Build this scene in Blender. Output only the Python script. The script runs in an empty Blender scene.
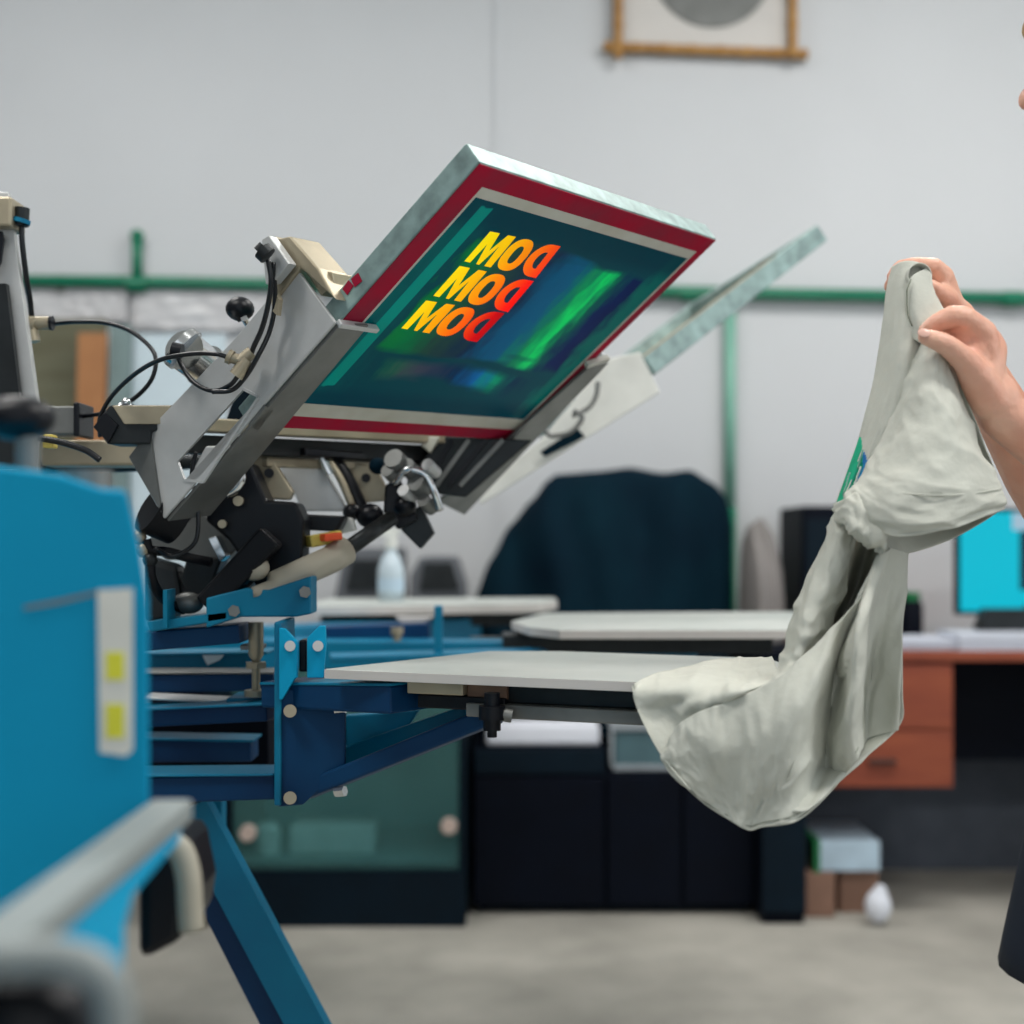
import bpy, bmesh, math, random
from mathutils import Vector, Matrix, noise, geometry
random.seed(7)
SC=bpy.context.scene; COL=SC.collection
F=1400.0; CZ=1.06; HY=540.0
V=Vector
def ray(px,py): return V(((px-512)/F,1.0,(HY-py)/F))
def W(px,py,d):            # a real place in the room: direction from the tripod, distance d
    r=ray(px,py)*d; return V((r.x,r.y,r.z+CZ))
def on_z(px,py,z):
    r=ray(px,py); return W(px,py,(z-CZ)/r.z)
# ------------------------------------------------------------------ materials
def lin(c):
    return tuple(((x/255)/12.92 if x/255<=.04045 else ((x/255+.055)/1.055)**2.4) for x in c)+(1,)
M={}
def mat(name,c,rough=.5,metal=0,var=.12,scale=12,bump=0,bscale=60,c2=None,spec=.5,coat=0,sss=0,stretch=None,emit=0):
    m=bpy.data.materials.new(name); m.use_nodes=True; M[name]=m
    nt=m.node_tree; b=nt.nodes['Principled BSDF']
    b.inputs['Roughness'].default_value=rough; b.inputs['Metallic'].default_value=metal
    b.inputs['Specular IOR Level'].default_value=spec; b.inputs['Coat Weight'].default_value=coat
    tc=nt.nodes.new('ShaderNodeTexCoord'); mp=nt.nodes.new('ShaderNodeMapping')
    nt.links.new(tc.outputs['Object'],mp.inputs[0])
    if stretch: mp.inputs['Scale'].default_value=stretch
    n=nt.nodes.new('ShaderNodeTexNoise'); n.inputs['Scale'].default_value=scale; n.inputs['Detail'].default_value=5
    nt.links.new(mp.outputs[0],n.inputs[0])
    r=nt.nodes.new('ShaderNodeValToRGB'); L=lin(c)
    r.color_ramp.elements[0].position=.3; r.color_ramp.elements[1].position=.7
    if c2: A=L; B=lin(c2)
    else: A=tuple(x*(1-var) for x in L[:3])+(1,); B=tuple(min(1,x*(1+var)) for x in L[:3])+(1,)
    r.color_ramp.elements[0].color=A; r.color_ramp.elements[1].color=B
    nt.links.new(n.outputs[0],r.inputs[0]); nt.links.new(r.outputs[0],b.inputs['Base Color'])
    if sss:
        b.inputs['Subsurface Weight'].default_value=sss; b.inputs['Subsurface Radius'].default_value=(.012,.004,.002); b.inputs['Subsurface Scale'].default_value=1
    if bump:
        n2=nt.nodes.new('ShaderNodeTexNoise'); n2.inputs['Scale'].default_value=bscale; n2.inputs['Detail'].default_value=4
        nt.links.new(mp.outputs[0],n2.inputs[0])
        bp=nt.nodes.new('ShaderNodeBump'); bp.inputs['Strength'].default_value=bump; bp.inputs['Distance'].default_value=.004
        nt.links.new(n2.outputs[0],bp.inputs['Height']); nt.links.new(bp.outputs[0],b.inputs['Normal'])
    if emit:
        nt.links.new(r.outputs[0],b.inputs['Emission Color']); b.inputs['Emission Strength'].default_value=emit
    return m
mat('plaster',(202,205,208),.9,var=.03,scale=1.3,bump=.15,bscale=30)
mat('ceiling_white',(225,225,222),.9,var=.02)
mat('concrete',(150,148,140),.75,c2=(176,173,164),scale=5,bump=.3,bscale=40)
mat('aluminium',(196,198,198),.42,.3,var=.06,scale=30,bump=.05)
mat('galvanised',(142,166,164),.45,.25,var=.3,scale=45,bump=.1)
mat('dull_steel',(120,122,120),.45,.5,var=.2,scale=20)
mat('pale_metal',(140,148,148),.55,.1,var=.08)
mat('mesh_beige',(186,168,148),.7)
mat('tan_metal',(170,160,138),.45,.5,var=.15,scale=20)
mat('dark_metal',(42,46,48),.42,.6,var=.25,scale=20)
mat('black_rubber',(6,9,16),.5,var=.2,spec=.25)
mat('black_plastic',(5,9,18),.38,var=.2,spec=.3)
mat('hose_black',(14,18,24),.3,var=.1)
mat('chrome',(215,218,220),.18,1,var=.05)
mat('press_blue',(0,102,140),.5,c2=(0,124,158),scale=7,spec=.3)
mat('press_blue_shaded',(0,44,84),.5,c2=(0,62,104),scale=7,spec=.25)  # shaded copy of the press paint: the shade is in the colour
mat('housing_blue',(0,148,194),.6,c2=(0,160,204),scale=4,spec=.2)
mat('platen_top',(176,184,180),.5,.2,c2=(198,202,198),scale=6)
mat('platen_edge',(212,208,204),.5,.1,var=.06)
mat('plywood',(120,92,74),.6,var=.3,scale=12,stretch=(1,1,6))
mat('red_tape',(176,0,50),.6,c2=(140,40,62),scale=18,bump=.1,spec=.1)
mat('white_tape',(205,208,200),.5,c2=(188,186,172),scale=14)
mat('pipe_green',(0,112,82),.35,var=.08)
mat('pipe_pale',(122,176,158),.45,var=.06)
mat('bamboo',(178,134,72),.5,c2=(150,104,46),scale=25)
mat('canvas',(205,202,198),.8,var=.03)
mat('disc_grey',(128,130,128),.8,c2=(112,114,112),scale=14)
mat('cloth_black',(3,34,46),.85,c2=(0,20,34),scale=4,spec=.1)
mat('cabinet_black',(2,8,22),.6,var=.15,spec=.12)
mat('cabinet_frame',(2,20,32),.55,var=.15,spec=.15)
mat('frosted',(120,164,168),.25,c2=(90,136,142),scale=2.2)
mat('jar_pale',(150,190,178),.4)
mat('pink_knob',(196,176,166),.4)
mat('wood_orange',(146,72,44),.6,c2=(124,54,34),scale=5,stretch=(1,1,5))
mat('wood_handle',(70,38,30),.5)
mat('under_desk_grey',(84,90,100),.8,spec=.1)
mat('paper',(226,230,240),.8,var=.02)
mat('paper_pile',(205,210,222),.8,var=.03)
mat('pale_blue_board',(196,212,220),.6,var=.03)
mat('olive_board',(104,104,84),.8,c2=(88,86,66),scale=4,stretch=(1,1,5))
mat('orange_plank',(172,120,74),.6,c2=(150,98,58),scale=6)
mat('teal_grey',(112,132,132),.6)
mat('plastic_wrap',(205,206,208),.3,c2=(186,184,186),scale=6,bump=.25,bscale=14)
mat('grey_box',(92,96,102),.7,var=.06)
mat('grey_bag',(134,130,128),.8,c2=(116,112,110),scale=6,bump=.4,bscale=18)
mat('cardboard',(134,102,86),.8,var=.08)
mat('blue_white_box',(178,200,216),.6)
mat('green_plastic',(0,110,60),.4)
mat('bin_grey',(70,100,108),.5)
mat('bin_rim',(150,158,164),.5)
mat('bone_plastic',(172,166,150),.5,var=.08)
mat('orange_plastic',(226,80,34),.4)
mat('yellow_plastic',(206,186,90),.4)
mat('clear_plastic',(190,205,214),.2,var=.04)
mat('yellow_square',(226,226,60),.5)
mat('label_white',(224,226,220),.5)
mat('skin',(238,190,166),.42,c2=(226,164,140),scale=22,sss=.08,bump=.35,bscale=120)
mat('nail',(236,190,174),.25)
mat('hair_blond',(196,156,98),.5,c2=(160,118,66),scale=60,stretch=(1,1,.15),bump=.4)
mat('eye_white',(235,235,230),.2); mat('iris',(70,90,100),.2); mat('lips',(176,96,90),.4)
mat('apron_navy',(12,26,44),.75,var=.1)
mat('top_white',(226,226,222),.8,var=.03)
mat('trouser_yellow',(206,176,50),.7)
mat('shoe',(40,42,46),.5)
mat('sage_cotton',(200,202,192),.9,var=.04,scale=30,bump=.5,bscale=42)
mat('stitch',(120,126,112),.9)
mat('print_green',(0,160,120),.6,c2=(20,196,150),scale=45)
mat('print_blue',(0,104,178),.6,c2=(0,140,190),scale=45)
mat('print_navy',(0,60,140),.6)
mat('print_white',(206,216,208),.6)
mat('lamp_white',(245,248,250),.4,emit=6)
# screens: cyan monitor is a lit display
def emis(name,c,s):
    m=bpy.data.materials.new(name); m.use_nodes=True; M[name]=m; b=m.node_tree.nodes['Principled BSDF']
    b.inputs['Base Color'].default_value=(.01,.01,.01,1); b.inputs['Emission Color'].default_value=lin(c); b.inputs['Emission Strength'].default_value=s; b.inputs['Specular IOR Level'].default_value=.05
emis('display_cyan',(0,210,236),.98); emis('display_page',(190,220,240),.9); emis('display_dark',(20,60,80),.8)
def translucent(name,c,k=.5,t=1.0):
    """thin film that takes light from both sides"""
    m=bpy.data.materials.new(name); m.use_nodes=True; M[name]=m; nt=m.node_tree
    b=nt.nodes['Principled BSDF']; out=nt.nodes['Material Output']
    b.inputs['Base Color'].default_value=lin(c); b.inputs['Roughness'].default_value=.45
    tr=nt.nodes.new('ShaderNodeBsdfTranslucent'); L=lin(c); tr.inputs[0].default_value=tuple(min(1,x*t) for x in L[:3])+(1,)
    mx=nt.nodes.new('ShaderNodeMixShader'); mx.inputs[0].default_value=k
    nt.links.new(b.outputs[0],mx.inputs[1]); nt.links.new(tr.outputs[0],mx.inputs[2]); nt.links.new(mx.outputs[0],out.inputs[0])
    return m
def ink(name,stops):
    """letter ink blending along the object's own Y (screen width)"""
    m=translucent(name,(255,255,255),.8); nt=m.node_tree
    tc=nt.nodes.new('ShaderNodeTexCoord'); sp=nt.nodes.new('ShaderNodeSeparateXYZ'); nt.links.new(tc.outputs['Object'],sp.inputs[0])
    r=nt.nodes.new('ShaderNodeValToRGB'); e=r.color_ramp.elements
    mr=nt.nodes.new('ShaderNodeMapRange'); mr.inputs['From Min'].default_value=stops[0][0]; mr.inputs['From Max'].default_value=stops[-1][0]
    nt.links.new(sp.outputs['Y'],mr.inputs['Value']); nt.links.new(mr.outputs[0],r.inputs[0])
    a,z=stops[0][0],stops[-1][0]
    while len(e)<len(stops): e.new(.5)
    for el,(p,c) in zip(e,stops): el.position=(p-a)/(z-a); el.color=lin(c)
    for nd in nt.nodes:
        if nd.type=='BSDF_PRINCIPLED': nt.links.new(r.outputs[0],nd.inputs['Base Color'])
        if nd.type=='BSDF_TRANSLUCENT': nt.links.new(r.outputs[0],nd.inputs[0])
    return m
def frost():
    m=mat('frost_glass',(96,142,138),.15,c2=(70,114,114),scale=2.2); nt=m.node_tree; b=nt.nodes['Principled BSDF']
    tr=nt.nodes.new('ShaderNodeBsdfTransparent'); tr.inputs[0].default_value=(.75,.93,.95,1); mx=nt.nodes.new('ShaderNodeMixShader'); mx.inputs[0].default_value=.68
    nt.links.new(b.outputs[0],mx.inputs[1]); nt.links.new(tr.outputs[0],mx.inputs[2]); nt.links.new(mx.outputs[0],nt.nodes['Material Output'].inputs[0])
frost()
# ------------------------------------------------------------------ builders
def NB(): return bmesh.new()
def obj(name,bm,m,parent=None,smooth=None,bevel=0,label=None,frame=None):
    me=bpy.data.meshes.new(name)
    bmesh.ops.recalc_face_normals(bm,faces=bm.faces)
    off=V((0,0,0)); p=parent
    while p is not None: off+=p.location; p=p.parent
    if frame is not None: bmesh.ops.transform(bm,matrix=frame.inverted(),verts=bm.verts)
    elif parent is None:
        lo=V([min(v.co[i] for v in bm.verts) for i in range(3)]); hi=V([max(v.co[i] for v in bm.verts) for i in range(3)])
        off=V(((lo.x+hi.x)/2,(lo.y+hi.y)/2,lo.z)); bmesh.ops.translate(bm,vec=-off,verts=bm.verts)
    else: bmesh.ops.translate(bm,vec=-off,verts=bm.verts)
    bm.to_mesh(me); bm.free()
    o=bpy.data.objects.new(name,me); COL.objects.link(o)
    for x in (m if isinstance(m,list) else [m]): me.materials.append(M[x])
    if parent is not None:
        o.parent=parent
        if frame is not None: o.matrix_basis=Matrix.Translation(-off)@frame
    else:
        if frame is not None: o.matrix_basis=frame
        else: o.location=off
    if smooth: me.shade_smooth()
    if smooth=='auto':
        me.shade_auto_smooth if False else None
        for e in me.edges: pass
        md=o.modifiers.new('split','EDGE_SPLIT'); md.split_angle=math.radians(35)
    if bevel:
        md=o.modifiers.new('bevel','BEVEL'); md.width=bevel; md.segments=2; md.limit_method='ANGLE'
    if label: o['label']=label
    return o
def thing(name,label,cat,loc,group=None):
    o=bpy.data.objects.new(name,None); COL.objects.link(o); o.location=loc; o.empty_display_size=.05
    o['label']=label; o['category']=cat
    if group: o['group']=group
    return o
def tag(o,label,cat,group=None):
    o['label']=label; o['category']=cat
    if group: o['group']=group
    return o
def struct(name,bm,m): 
    o=obj(name,bm,m); o['kind']='structure'; return o
def box(bm,lo,hi):
    lo=V(lo);hi=V(hi); vs=[bm.verts.new((x,y,z)) for x in(lo.x,hi.x) for y in(lo.y,hi.y) for z in(lo.z,hi.z)]
    for f in ((0,1,3,2),(4,6,7,5),(0,4,5,1),(2,3,7,6),(0,2,6,4),(1,5,7,3)): bm.faces.new([vs[i] for i in f])
    return bm
def obox(bm,c,sz,ax):      # centre, sizes, three axes
    c=V(c); h=[V(ax[i])*sz[i]/2 for i in range(3)]
    vs=[bm.verts.new(c+h[0]*i+h[1]*j+h[2]*k) for i in(-1,1) for j in(-1,1) for k in(-1,1)]
    for f in ((0,1,3,2),(4,6,7,5),(0,4,5,1),(2,3,7,6),(0,2,6,4),(1,5,7,3)): bm.faces.new([vs[i] for i in f])
    return bm
def beam(bm,p1,p2,w,h,up=V((0,0,1))):
    p1=V(p1);p2=V(p2); d=(p2-p1); L=d.length; d.normalize(); s=d.cross(up).normalized(); u=s.cross(d)
    return obox(bm,(p1+p2)/2,(L,w,h),(d,s,u))
def tube(bm,pts,r,seg=10,caps=True):
    pts=[V(p) for p in pts]; rr=r if isinstance(r,(list,tuple)) else [r]*len(pts)
    rings=[]; prev=None
    for i,p in enumerate(pts):
        t=(pts[min(i+1,len(pts)-1)]-pts[max(i-1,0)]).normalized()
        if prev is None: s=t.orthogonal().normalized()
        else: s=(prev-t*prev.dot(t)).normalized()
        prev=s; u=t.cross(s)
        rings.append([bm.verts.new(p+(s*math.cos(a)+u*math.sin(a))*rr[i]) for a in [2*math.pi*k/seg for k in range(seg)]])
    for A,B in zip(rings,rings[1:]):
        for k in range(seg): bm.faces.new((A[k],A[(k+1)%seg],B[(k+1)%seg],B[k]))
    if caps:
        bm.faces.new(rings[0][::-1]); bm.faces.new(rings[-1])
    return bm
def ball(bm,c,r,seg=16,sc=(1,1,1),rot=None):
    m=Matrix.Translation(V(c))@(rot.to_4x4() if rot else Matrix.Identity(4))@Matrix.Diagonal((r*sc[0],r*sc[1],r*sc[2],1))
    bmesh.ops.create_uvsphere(bm,u_segments=seg,v_segments=max(6,seg//2),radius=1,matrix=m); return bm
def cat(pts,n=8):
    """Catmull-Rom through points (vectors)"""
    P=[V(p) for p in pts]; P=[P[0]*2-P[1]]+P+[P[-1]*2-P[-2]]; out=[]
    for i in range(1,len(P)-2):
        for k in range(n):
            t=k/n; a,b,c,d=P[i-1:i+3]
            out.append(.5*((2*b)+(c-a)*t+(2*a-5*b+4*c-d)*t*t+(3*b-a-3*c+d)*t*t*t))
    out.append(P[-2]); return out
def hose(pp,r,d=None):
    pts=[W(*(p if len(p)==3 else (p[0],p[1],d))) for p in pp]
    return tube(NB(),cat(pts,8),r,8)
def prism(bm,pts,vec,holes=()):
    """extruded flat outline with holes"""
    loops=[[V(p) for p in pts]]+[[V(p) for p in h] for h in holes]
    flat=[p for l in loops for p in l]; vec=V(vec); nn=V((0,0,0)); L0=loops[0]
    for i in range(len(L0)): nn+=(L0[i]-L0[0]).cross(L0[(i+1)%len(L0)]-L0[0])
    nn.normalize(); e1=nn.orthogonal().normalized(); e2=nn.cross(e1)
    tris=geometry.tessellate_polygon([[V((p.dot(e1)*100,p.dot(e2)*100,0)) for p in l] for l in loops])
    a=[bm.verts.new(p) for p in flat]; b=[bm.verts.new(p+vec) for p in flat]
    for t in tris:
        try: bm.faces.new([a[i] for i in t]); bm.faces.new([b[i] for i in t][::-1])
        except ValueError: pass
    k=0
    for l in loops:
        n=len(l)
        for i in range(n):
            j=(i+1)%n; bm.faces.new((a[k+i],a[k+j],b[k+j],b[k+i]))
        k+=n
    return bm
def pxbox(bm,x0,y0,x1,y1,d,depth):
    """upright box whose front face spans those sight lines at distance d"""
    a=W(x0,y1,d); b=W(x1,y0,d); return box(bm,a,(b.x,d+depth,b.z))
def rodp(bm,a,b,r,seg=14): return tube(bm,[W(*a),W(*b)],r,seg)

# ------------------------------------------------------------------ room
BY=4.65
b=NB(); box(b,(-5.2,-3.5,-.1),(4.2,BY+.2,0)); struct('floor',b,'concrete')
b=NB(); box(b,(-5.2,BY,0),(4.2,BY+.15,3.5)); struct('wall_back',b,'plaster')
b=NB(); box(b,(-5.2,-3.5,0),(-5.05,BY,3.5)); struct('wall_left',b,'plaster')
b=NB(); box(b,(4.05,-3.5,0),(4.2,BY,3.5)); struct('wall_right',b,'plaster')
b=NB(); box(b,(-5.2,-3.5,3.5),(4.2,BY+.15,3.6)); struct('ceiling',b,'ceiling_white')
# joint strip running up the wall
xs=W(499,0,BY).x
b=NB(); box(b,(xs-.014,BY-.008,0),(xs+.014,BY,3.5)); struct('trim_1',b,'plaster')
# green air pipes
PY=BY-.034
t=thing('wall_pipe','green pipe running level along the back wall with short upright stub','pipe',W(400,287,PY))
pl=[W(-160,280,PY),W(137,282,PY),W(400,287,PY),W(730,293,PY),W(1200,302,PY)]
obj('pipe_run',tube(NB(),pl,.021,14),'pipe_green',t,smooth=True)
b=NB(); tube(b,[W(137,282,PY),W(137,238,PY)],.017,12); ball(b,W(137,236,PY),.023); obj('pipe_stub',b,'pipe_green',t,smooth=True)
for x in (137,690,1012):
    y=280+(x-(-160))*22/1360
    b=NB(); tube(b,[W(x-9,y,PY),W(x+9,y,PY)],.026,14); obj('pipe_joint',b,'pipe_green',t,smooth='auto')
for x in (60,380,900):
    y=280+(x-(-160))*22/1360; p=W(x,y,PY)
    b=NB(); box(b,(p.x-.012,p.y,p.z-.03),(p.x+.012,BY,p.z+.03)); obj('pipe_bracket',b,'dull_steel',t)
b=NB(); p=W(730,296,PY+.012); tube(b,[(p.x,PY+.012,p.z-.02),(p.x,PY+.012,1.165)],.02,14)
b2=obj('downpipe',b,'pipe_pale',None,smooth=True); tag(b2,'pale green upright pipe dropping from the level pipe to the covered machine','pipe')
b=NB(); tube(b,[(p.x,PY+.012,1.165),(p.x,PY+.012,.002)],.021,14); obj('lower_sleeve',b,'pipe_green',b2,smooth=True,label='darker green lower length of the pipe')
# framed picture
t=thing('framed_picture','bamboo framed picture of a grey disc hanging high on the wall','picture',W(704,54,BY))
fx0,fx1=W(617,0,BY).x,W(790,0,BY).x; fz0=W(0,50,BY).z; fz1=fz0+.62; fy=BY-.03
b=NB(); box(b,(fx0,BY-.02,fz0),(fx1,BY-.005,fz1)); obj('picture_panel',b,'canvas',t)
cx=(W(712,0,BY).x); b=NB(); R_=.2
tube(b,[(cx,BY-.027,W(0,30,BY).z+R_),(cx,BY-.02,W(0,30,BY).z+R_)],R_,48); obj('printed_disc',b,'disc_grey',t)
def bam(p1,p2):
    bb=NB(); p1=V(p1);p2=V(p2); n=7; pts=[];rs=[]
    for i in range(n+1):
        q=p1.lerp(p2,i/n)
        for dd,rr in((-.012,.016),(0,.020),(.012,.016)):
            pts.append(q+(p2-p1).normalized()*dd); rs.append(rr)
    return tube(bb,pts,rs,10)
obj('frame_rail',bam((fx0-.035,fy,fz0),(fx1+.04,fy,fz0-.025)),'bamboo',t,smooth=True)
obj('frame_rail',bam((fx0-.035,fy,fz1),(fx1+.03,fy,fz1)),'bamboo',t,smooth=True)
obj('frame_stile',bam((fx0,fy-.015,fz0-.03),(fx0,fy-.015,fz1+.03)),'bamboo',t,smooth=True)
obj('frame_stile',bam((fx1,fy-.015,fz0-.03),(fx1,fy-.015,fz1+.03)),'bamboo',t,smooth=True)
# ceiling lamps
for i,(x,y,l) in enumerate([(-1.4,.6,'left of the press, nearer the open side'),(1.4,.6,'on the right, nearer the open side'),(-1.4,2.9,'on the left near the back wall'),(1.4,2.9,'on the right near the back wall')]):
    t=thing('ceiling_lamp','long white ceiling batten lamp '+l,'lamp',(x,y,3.5),group='ceiling lamps')
    b=NB(); box(b,(x-.6,y-.09,3.45),(x+.6,y+.09,3.5)); obj('lamp_housing',b,'ceiling_white',t,bevel=.005)
    b=NB(); box(b,(x-.58,y-.07,3.435),(x+.58,y+.07,3.45)); obj('diffuser',b,'lamp_white',t)

# ------------------------------------------------------------------ background furniture
# glass fronted cabinet
D=3.84
def cabx(px,d=D): return (px-512)/F*d
def cabz(py,d=D): return CZ+(HY-py)/F*d
t=thing('glass_cabinet','low black cabinet with a frosted greenish glass front behind the press','cabinet',(cabx(330),D+.3,0))
x0,x1=cabx(150),cabx(466); zt=.76
b=NB()
for (lo,hi) in [((x0,D,0),(x0+.02,D+.6,zt)),((x1-.02,D,0),(x1,D+.6,zt)),((x0,D,zt-.02),(x1,D+.6,zt)),((x0,D+.58,0),(x1,D+.6,zt)),((x0,D,.02),(x1,D+.6,.04)),((cabx(206),D,.04),(cabx(232),D+.58,zt-.02))]: box(b,lo,hi)
obj('carcass',b,'cabinet_frame',t,bevel=.002)
b=NB(); box(b,(cabx(232),D-.008,0.0),(x1-.005,D+.012,cabz(870))); obj('lower_rail',b,'cabinet_frame',t)
b=NB(); box(b,(x0,D-.008,0.0),(cabx(206),D+.012,zt-.02)); obj('side_panel',b,'cabinet_black',t)
b=NB(); box(b,(cabx(234),D-.002,cabz(869)),(x1-.02,D+.006,zt-.03)); obj('glass_door',b,'frost_glass',t)
b=NB(); box(b,(cabx(234),D+.02,cabz(857,D+.1)),(x1-.022,D+.5,cabz(854,D+.1))); obj('shelf',b,'teal_grey',t)
b=NB(); box(b,(cabx(234),D+.50,.06),(x1-.022,D+.51,zt-.03)); obj('inner_back',b,'frosted',t)
for x,y in ((248,833),(449,826)):
    b=NB(); p=W(x,y,D-.014); tube(b,[p+V((0,.014,0)),p-V((0,.012,0))],.022,20); obj('glass_clamp',b,'pink_knob',t,bevel=.003,label='round pinkish glass clamp')
# jars & box behind the glass seen through: stand in front shelf
zs=cabz(854,D+.1)+.001
b=NB(); p=W(268,838,3.95); tube(b,[(p.x,3.95,zs),(p.x,3.95,zs+.07),(p.x,3.95,zs+.085)],[.034,.036,.02],20); tag(obj('glass_jar',b,'label_white',None,smooth='auto'),'pale round jar behind the frosted glass at the left of the shelf','jar')
b=NB(); box(b,(W(290,0,3.94).x,3.94,zs),(W(374,0,3.94).x,4.1,zs+.075)); tag(obj('storage_box',b,'label_white',None,bevel=.004),'long pale box behind the frosted glass beside the jar','box')
# black cabinet
D=3.96
def cabx(px,d=D): return (px-512)/F*d
def cabz(py,d=D): return CZ+(HY-py)/F*d
t=thing('storage_cabinet','wide low black cabinet with a step in its top under the covered machine','cabinet',(cabx(620),D+.3,0))
b=NB(); box(b,(cabx(472),D+.01,.02),(cabx(606),D+.62,.475)); box(b,(cabx(606),D+.01,.02),(cabx(755),D+.62,.405)); obj('carcass',b,'cabinet_black',t,bevel=.004)
b=NB(); box(b,(cabx(474),D-.006,.40),(cabx(604),D+.012,.468)); obj('drawer_front',b,'cabinet_frame',t,bevel=.002)
for a_,c_ in ((474,604),(608,680),(684,753)):
    b=NB(); box(b,(cabx(a_),D-.006,.03),(cabx(c_),D+.012,.39)); obj('door',b,'cabinet_black',t,bevel=.002)
b=NB(); box(b,(cabx(480),D+.04,0),(cabx(750),D+.6,.02)); obj('plinth',b,'cabinet_frame',t)
def simple(name,label,catg,bm,m,group=None,**k):
    return tag(obj(name,bm,m,None,**k),label,catg,group)
b=NB(); box(b,(cabx(486),D+.02,.476),(cabx(600),D+.15,.535)); simple('storage_tray','shallow white tray standing on the black cabinet','tray',b,'paper',bevel=.01)
t=thing('storage_bin','grey plastic bin with a pale rim at the front of the black cabinet','bin',(cabx(650),D+.15,.406))
b=NB(); box(b,(cabx(614),D+.03,.406),(cabx(692),D+.14,.52)); obj('bin_body',b,'bin_grey',t,bevel=.012)
b=NB(); box(b,(cabx(611),D+.02,.52),(cabx(695),D+.15,.535)); box(b,(cabx(611),D+.02,.406),(cabx(614),D+.04,.52)); box(b,(cabx(692),D+.02,.406),(cabx(695),D+.04,.52)); box(b,(cabx(611),D+.02,.406),(cabx(695),D+.04,.42)); obj('rim',b,'bin_rim',t)
# covered machine: draped cloth shell
def drape(name,outline,d,depth,zb,m,label,catg,folds=9,amp=.03):
    """cloth hanging over a bulky thing: silhouette points (px,py) left to right"""
    top=[W(px,py,d+depth*.4) for px,py in outline]; bm=NB(); n=len(top); cols=[]
    xs0=[p.x for p in top]; NX=70
    def topz(x):
        for a,c in zip(top,top[1:]):
            if a.x<=x<=c.x: f=(x-a.x)/max(1e-6,c.x-a.x); f=f*f*(3-2*f)*.5+f*.5; return a.z*(1-f)+c.z*f
        return top[0].z if x<top[0].x else top[-1].z
    xa,xb=top[0].x,top[-1].x; NZ=26; rows=[]
    for j in range(NZ+NZ):
        row=[]
        for i in range(NX+1):
            u=i/NX; x=xa+(xb-xa)*u; z1=topz(x)
            side=math.sin(math.pi*min(1,max(0,u)))**.45
            if j<NZ: t_=j/(NZ-1); yy=d+depth*.4*(t_)**2*1.0-.0; 
            # front sheet goes from floor edge up to the ridge, back sheet down again
            if j<NZ:
                h=zb+(z1-zb)*math.sin(t_*math.pi/2); y=(d+depth*.42)-(depth*.42*side)*math.cos(t_*math.pi/2)**.8
                f=amp*1.9*noise.noise(V((u*folds*.62,t_*1.3,3)))+amp*.7*math.sin(u*folds*3+3*noise.noise(V((u*3,t_*2,1))))*(1-t_*.7)
                y-=f*side
            else:
                t2=(j-NZ+1)/NZ; h=zb+(z1-zb)*math.cos(t2*math.pi/2); y=(d+depth*.42)+(depth*.55*side)*math.sin(t2*math.pi/2)
            row.append(bm.verts.new((x,y,h)))
        rows.append(row)
    for A,B in zip(rows,rows[1:]):
        for i in range(NX): bm.faces.new((A[i],A[i+1],B[i+1],B[i]))
    o=simple(name,label,catg,bm,m,smooth=True); return o
drape('covered_machine',[(473,602),(490,560),(510,525),(532,500),(548,480),(556,474),(600,471),(632,467),(664,473),(690,470),(712,482),(727,497),(734,530),(731,570),(733,606)],4.15,.46,.478,'cloth_black','machine hidden under a dark blue-green cloth draped beside the downpipe','covered machine')
# grey bag right of it
drape('grey_sack',[(741,600),(743,540),(750,524),(762,518),(770,530),(778,556),(783,605)],4.12,.34,.757,'grey_bag','slumped grey sack between the covered machine and the black tower','sack',folds=3,amp=.02)
# tower/speaker
t=thing('computer_tower','tall black computer tower between the grey sack and the shirt','computer',W(815,640,4.3))
p=W(802,0,4.2); q=W(856,0,4.2); zt=W(0,506,4.2).z
b=NB(); box(b,(p.x,4.2,.751),(q.x,4.55,zt)); obj('case',b,'cabinet_black',t,bevel=.006)
b=NB(); box(b,(p.x+.01,4.19,.80),(q.x-.01,4.2,zt-.04)); obj('front_panel',b,'cabinet_frame',t,bevel=.002)
# desk
DD=3.9
t=thing('desk','wooden office desk with orange-brown drawers and black knee space','desk',(cabx(950,DD),DD+.35,0))
dx0,dx1=cabx(822,DD),cabx(1230,DD)
b=NB(); box(b,(dx0,DD,.722),(dx1,4.6,.75)); obj('desktop',b,'wood_orange',t,bevel=.003)
dz0=cabz(789,DD)
b=NB(); box(b,(cabx(822,DD),DD+.02,dz0),(cabx(955,DD),4.5,.722)); obj('drawer_case',b,'wood_orange',t)
zz=[dz0+.006,dz0+.168,.715]
for i in range(2):
    b=NB(); box(b,(cabx(824,DD),DD+.002,zz[i]),(cabx(953,DD),DD+.02,zz[i+1]-.006)); dr=obj('drawer_front',b,'wood_orange',t,bevel=.002)
    b=NB(); zc=(zz[i]+zz[i+1])/2-.01; box(b,(cabx(868,DD),DD-.012,zc-.008),(cabx(896,DD),DD+.002,zc+.008)); obj('handle',b,'wood_handle',dr,bevel=.003)
b=NB(); box(b,(cabx(957,DD),4.28,cabz(760,4.28)),(dx1,4.3,.722)); obj('knee_sheet',b,'cabinet_black',t)  # black sheet across the back of the knee space
b=NB(); box(b,(cabx(828,DD),4.5,cabz(880,4.5)),(dx1,4.52,.70)); obj('under_desk_sheet',b,'under_desk_grey',t)  # dark grey sheet behind the space under the desk
for xa,xb,ya,yb in ((1190,1230,DD,4.55),):
    b=NB(); box(b,(cabx(xa,DD),ya,0),(cabx(xb,DD),yb,.722)); obj('leg_panel',b,'cabinet_black',t)
t=thing('pedestal_cabinet','narrow black pedestal between the black cabinet and the orange desk','cabinet',(.75,4.1,0))
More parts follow.
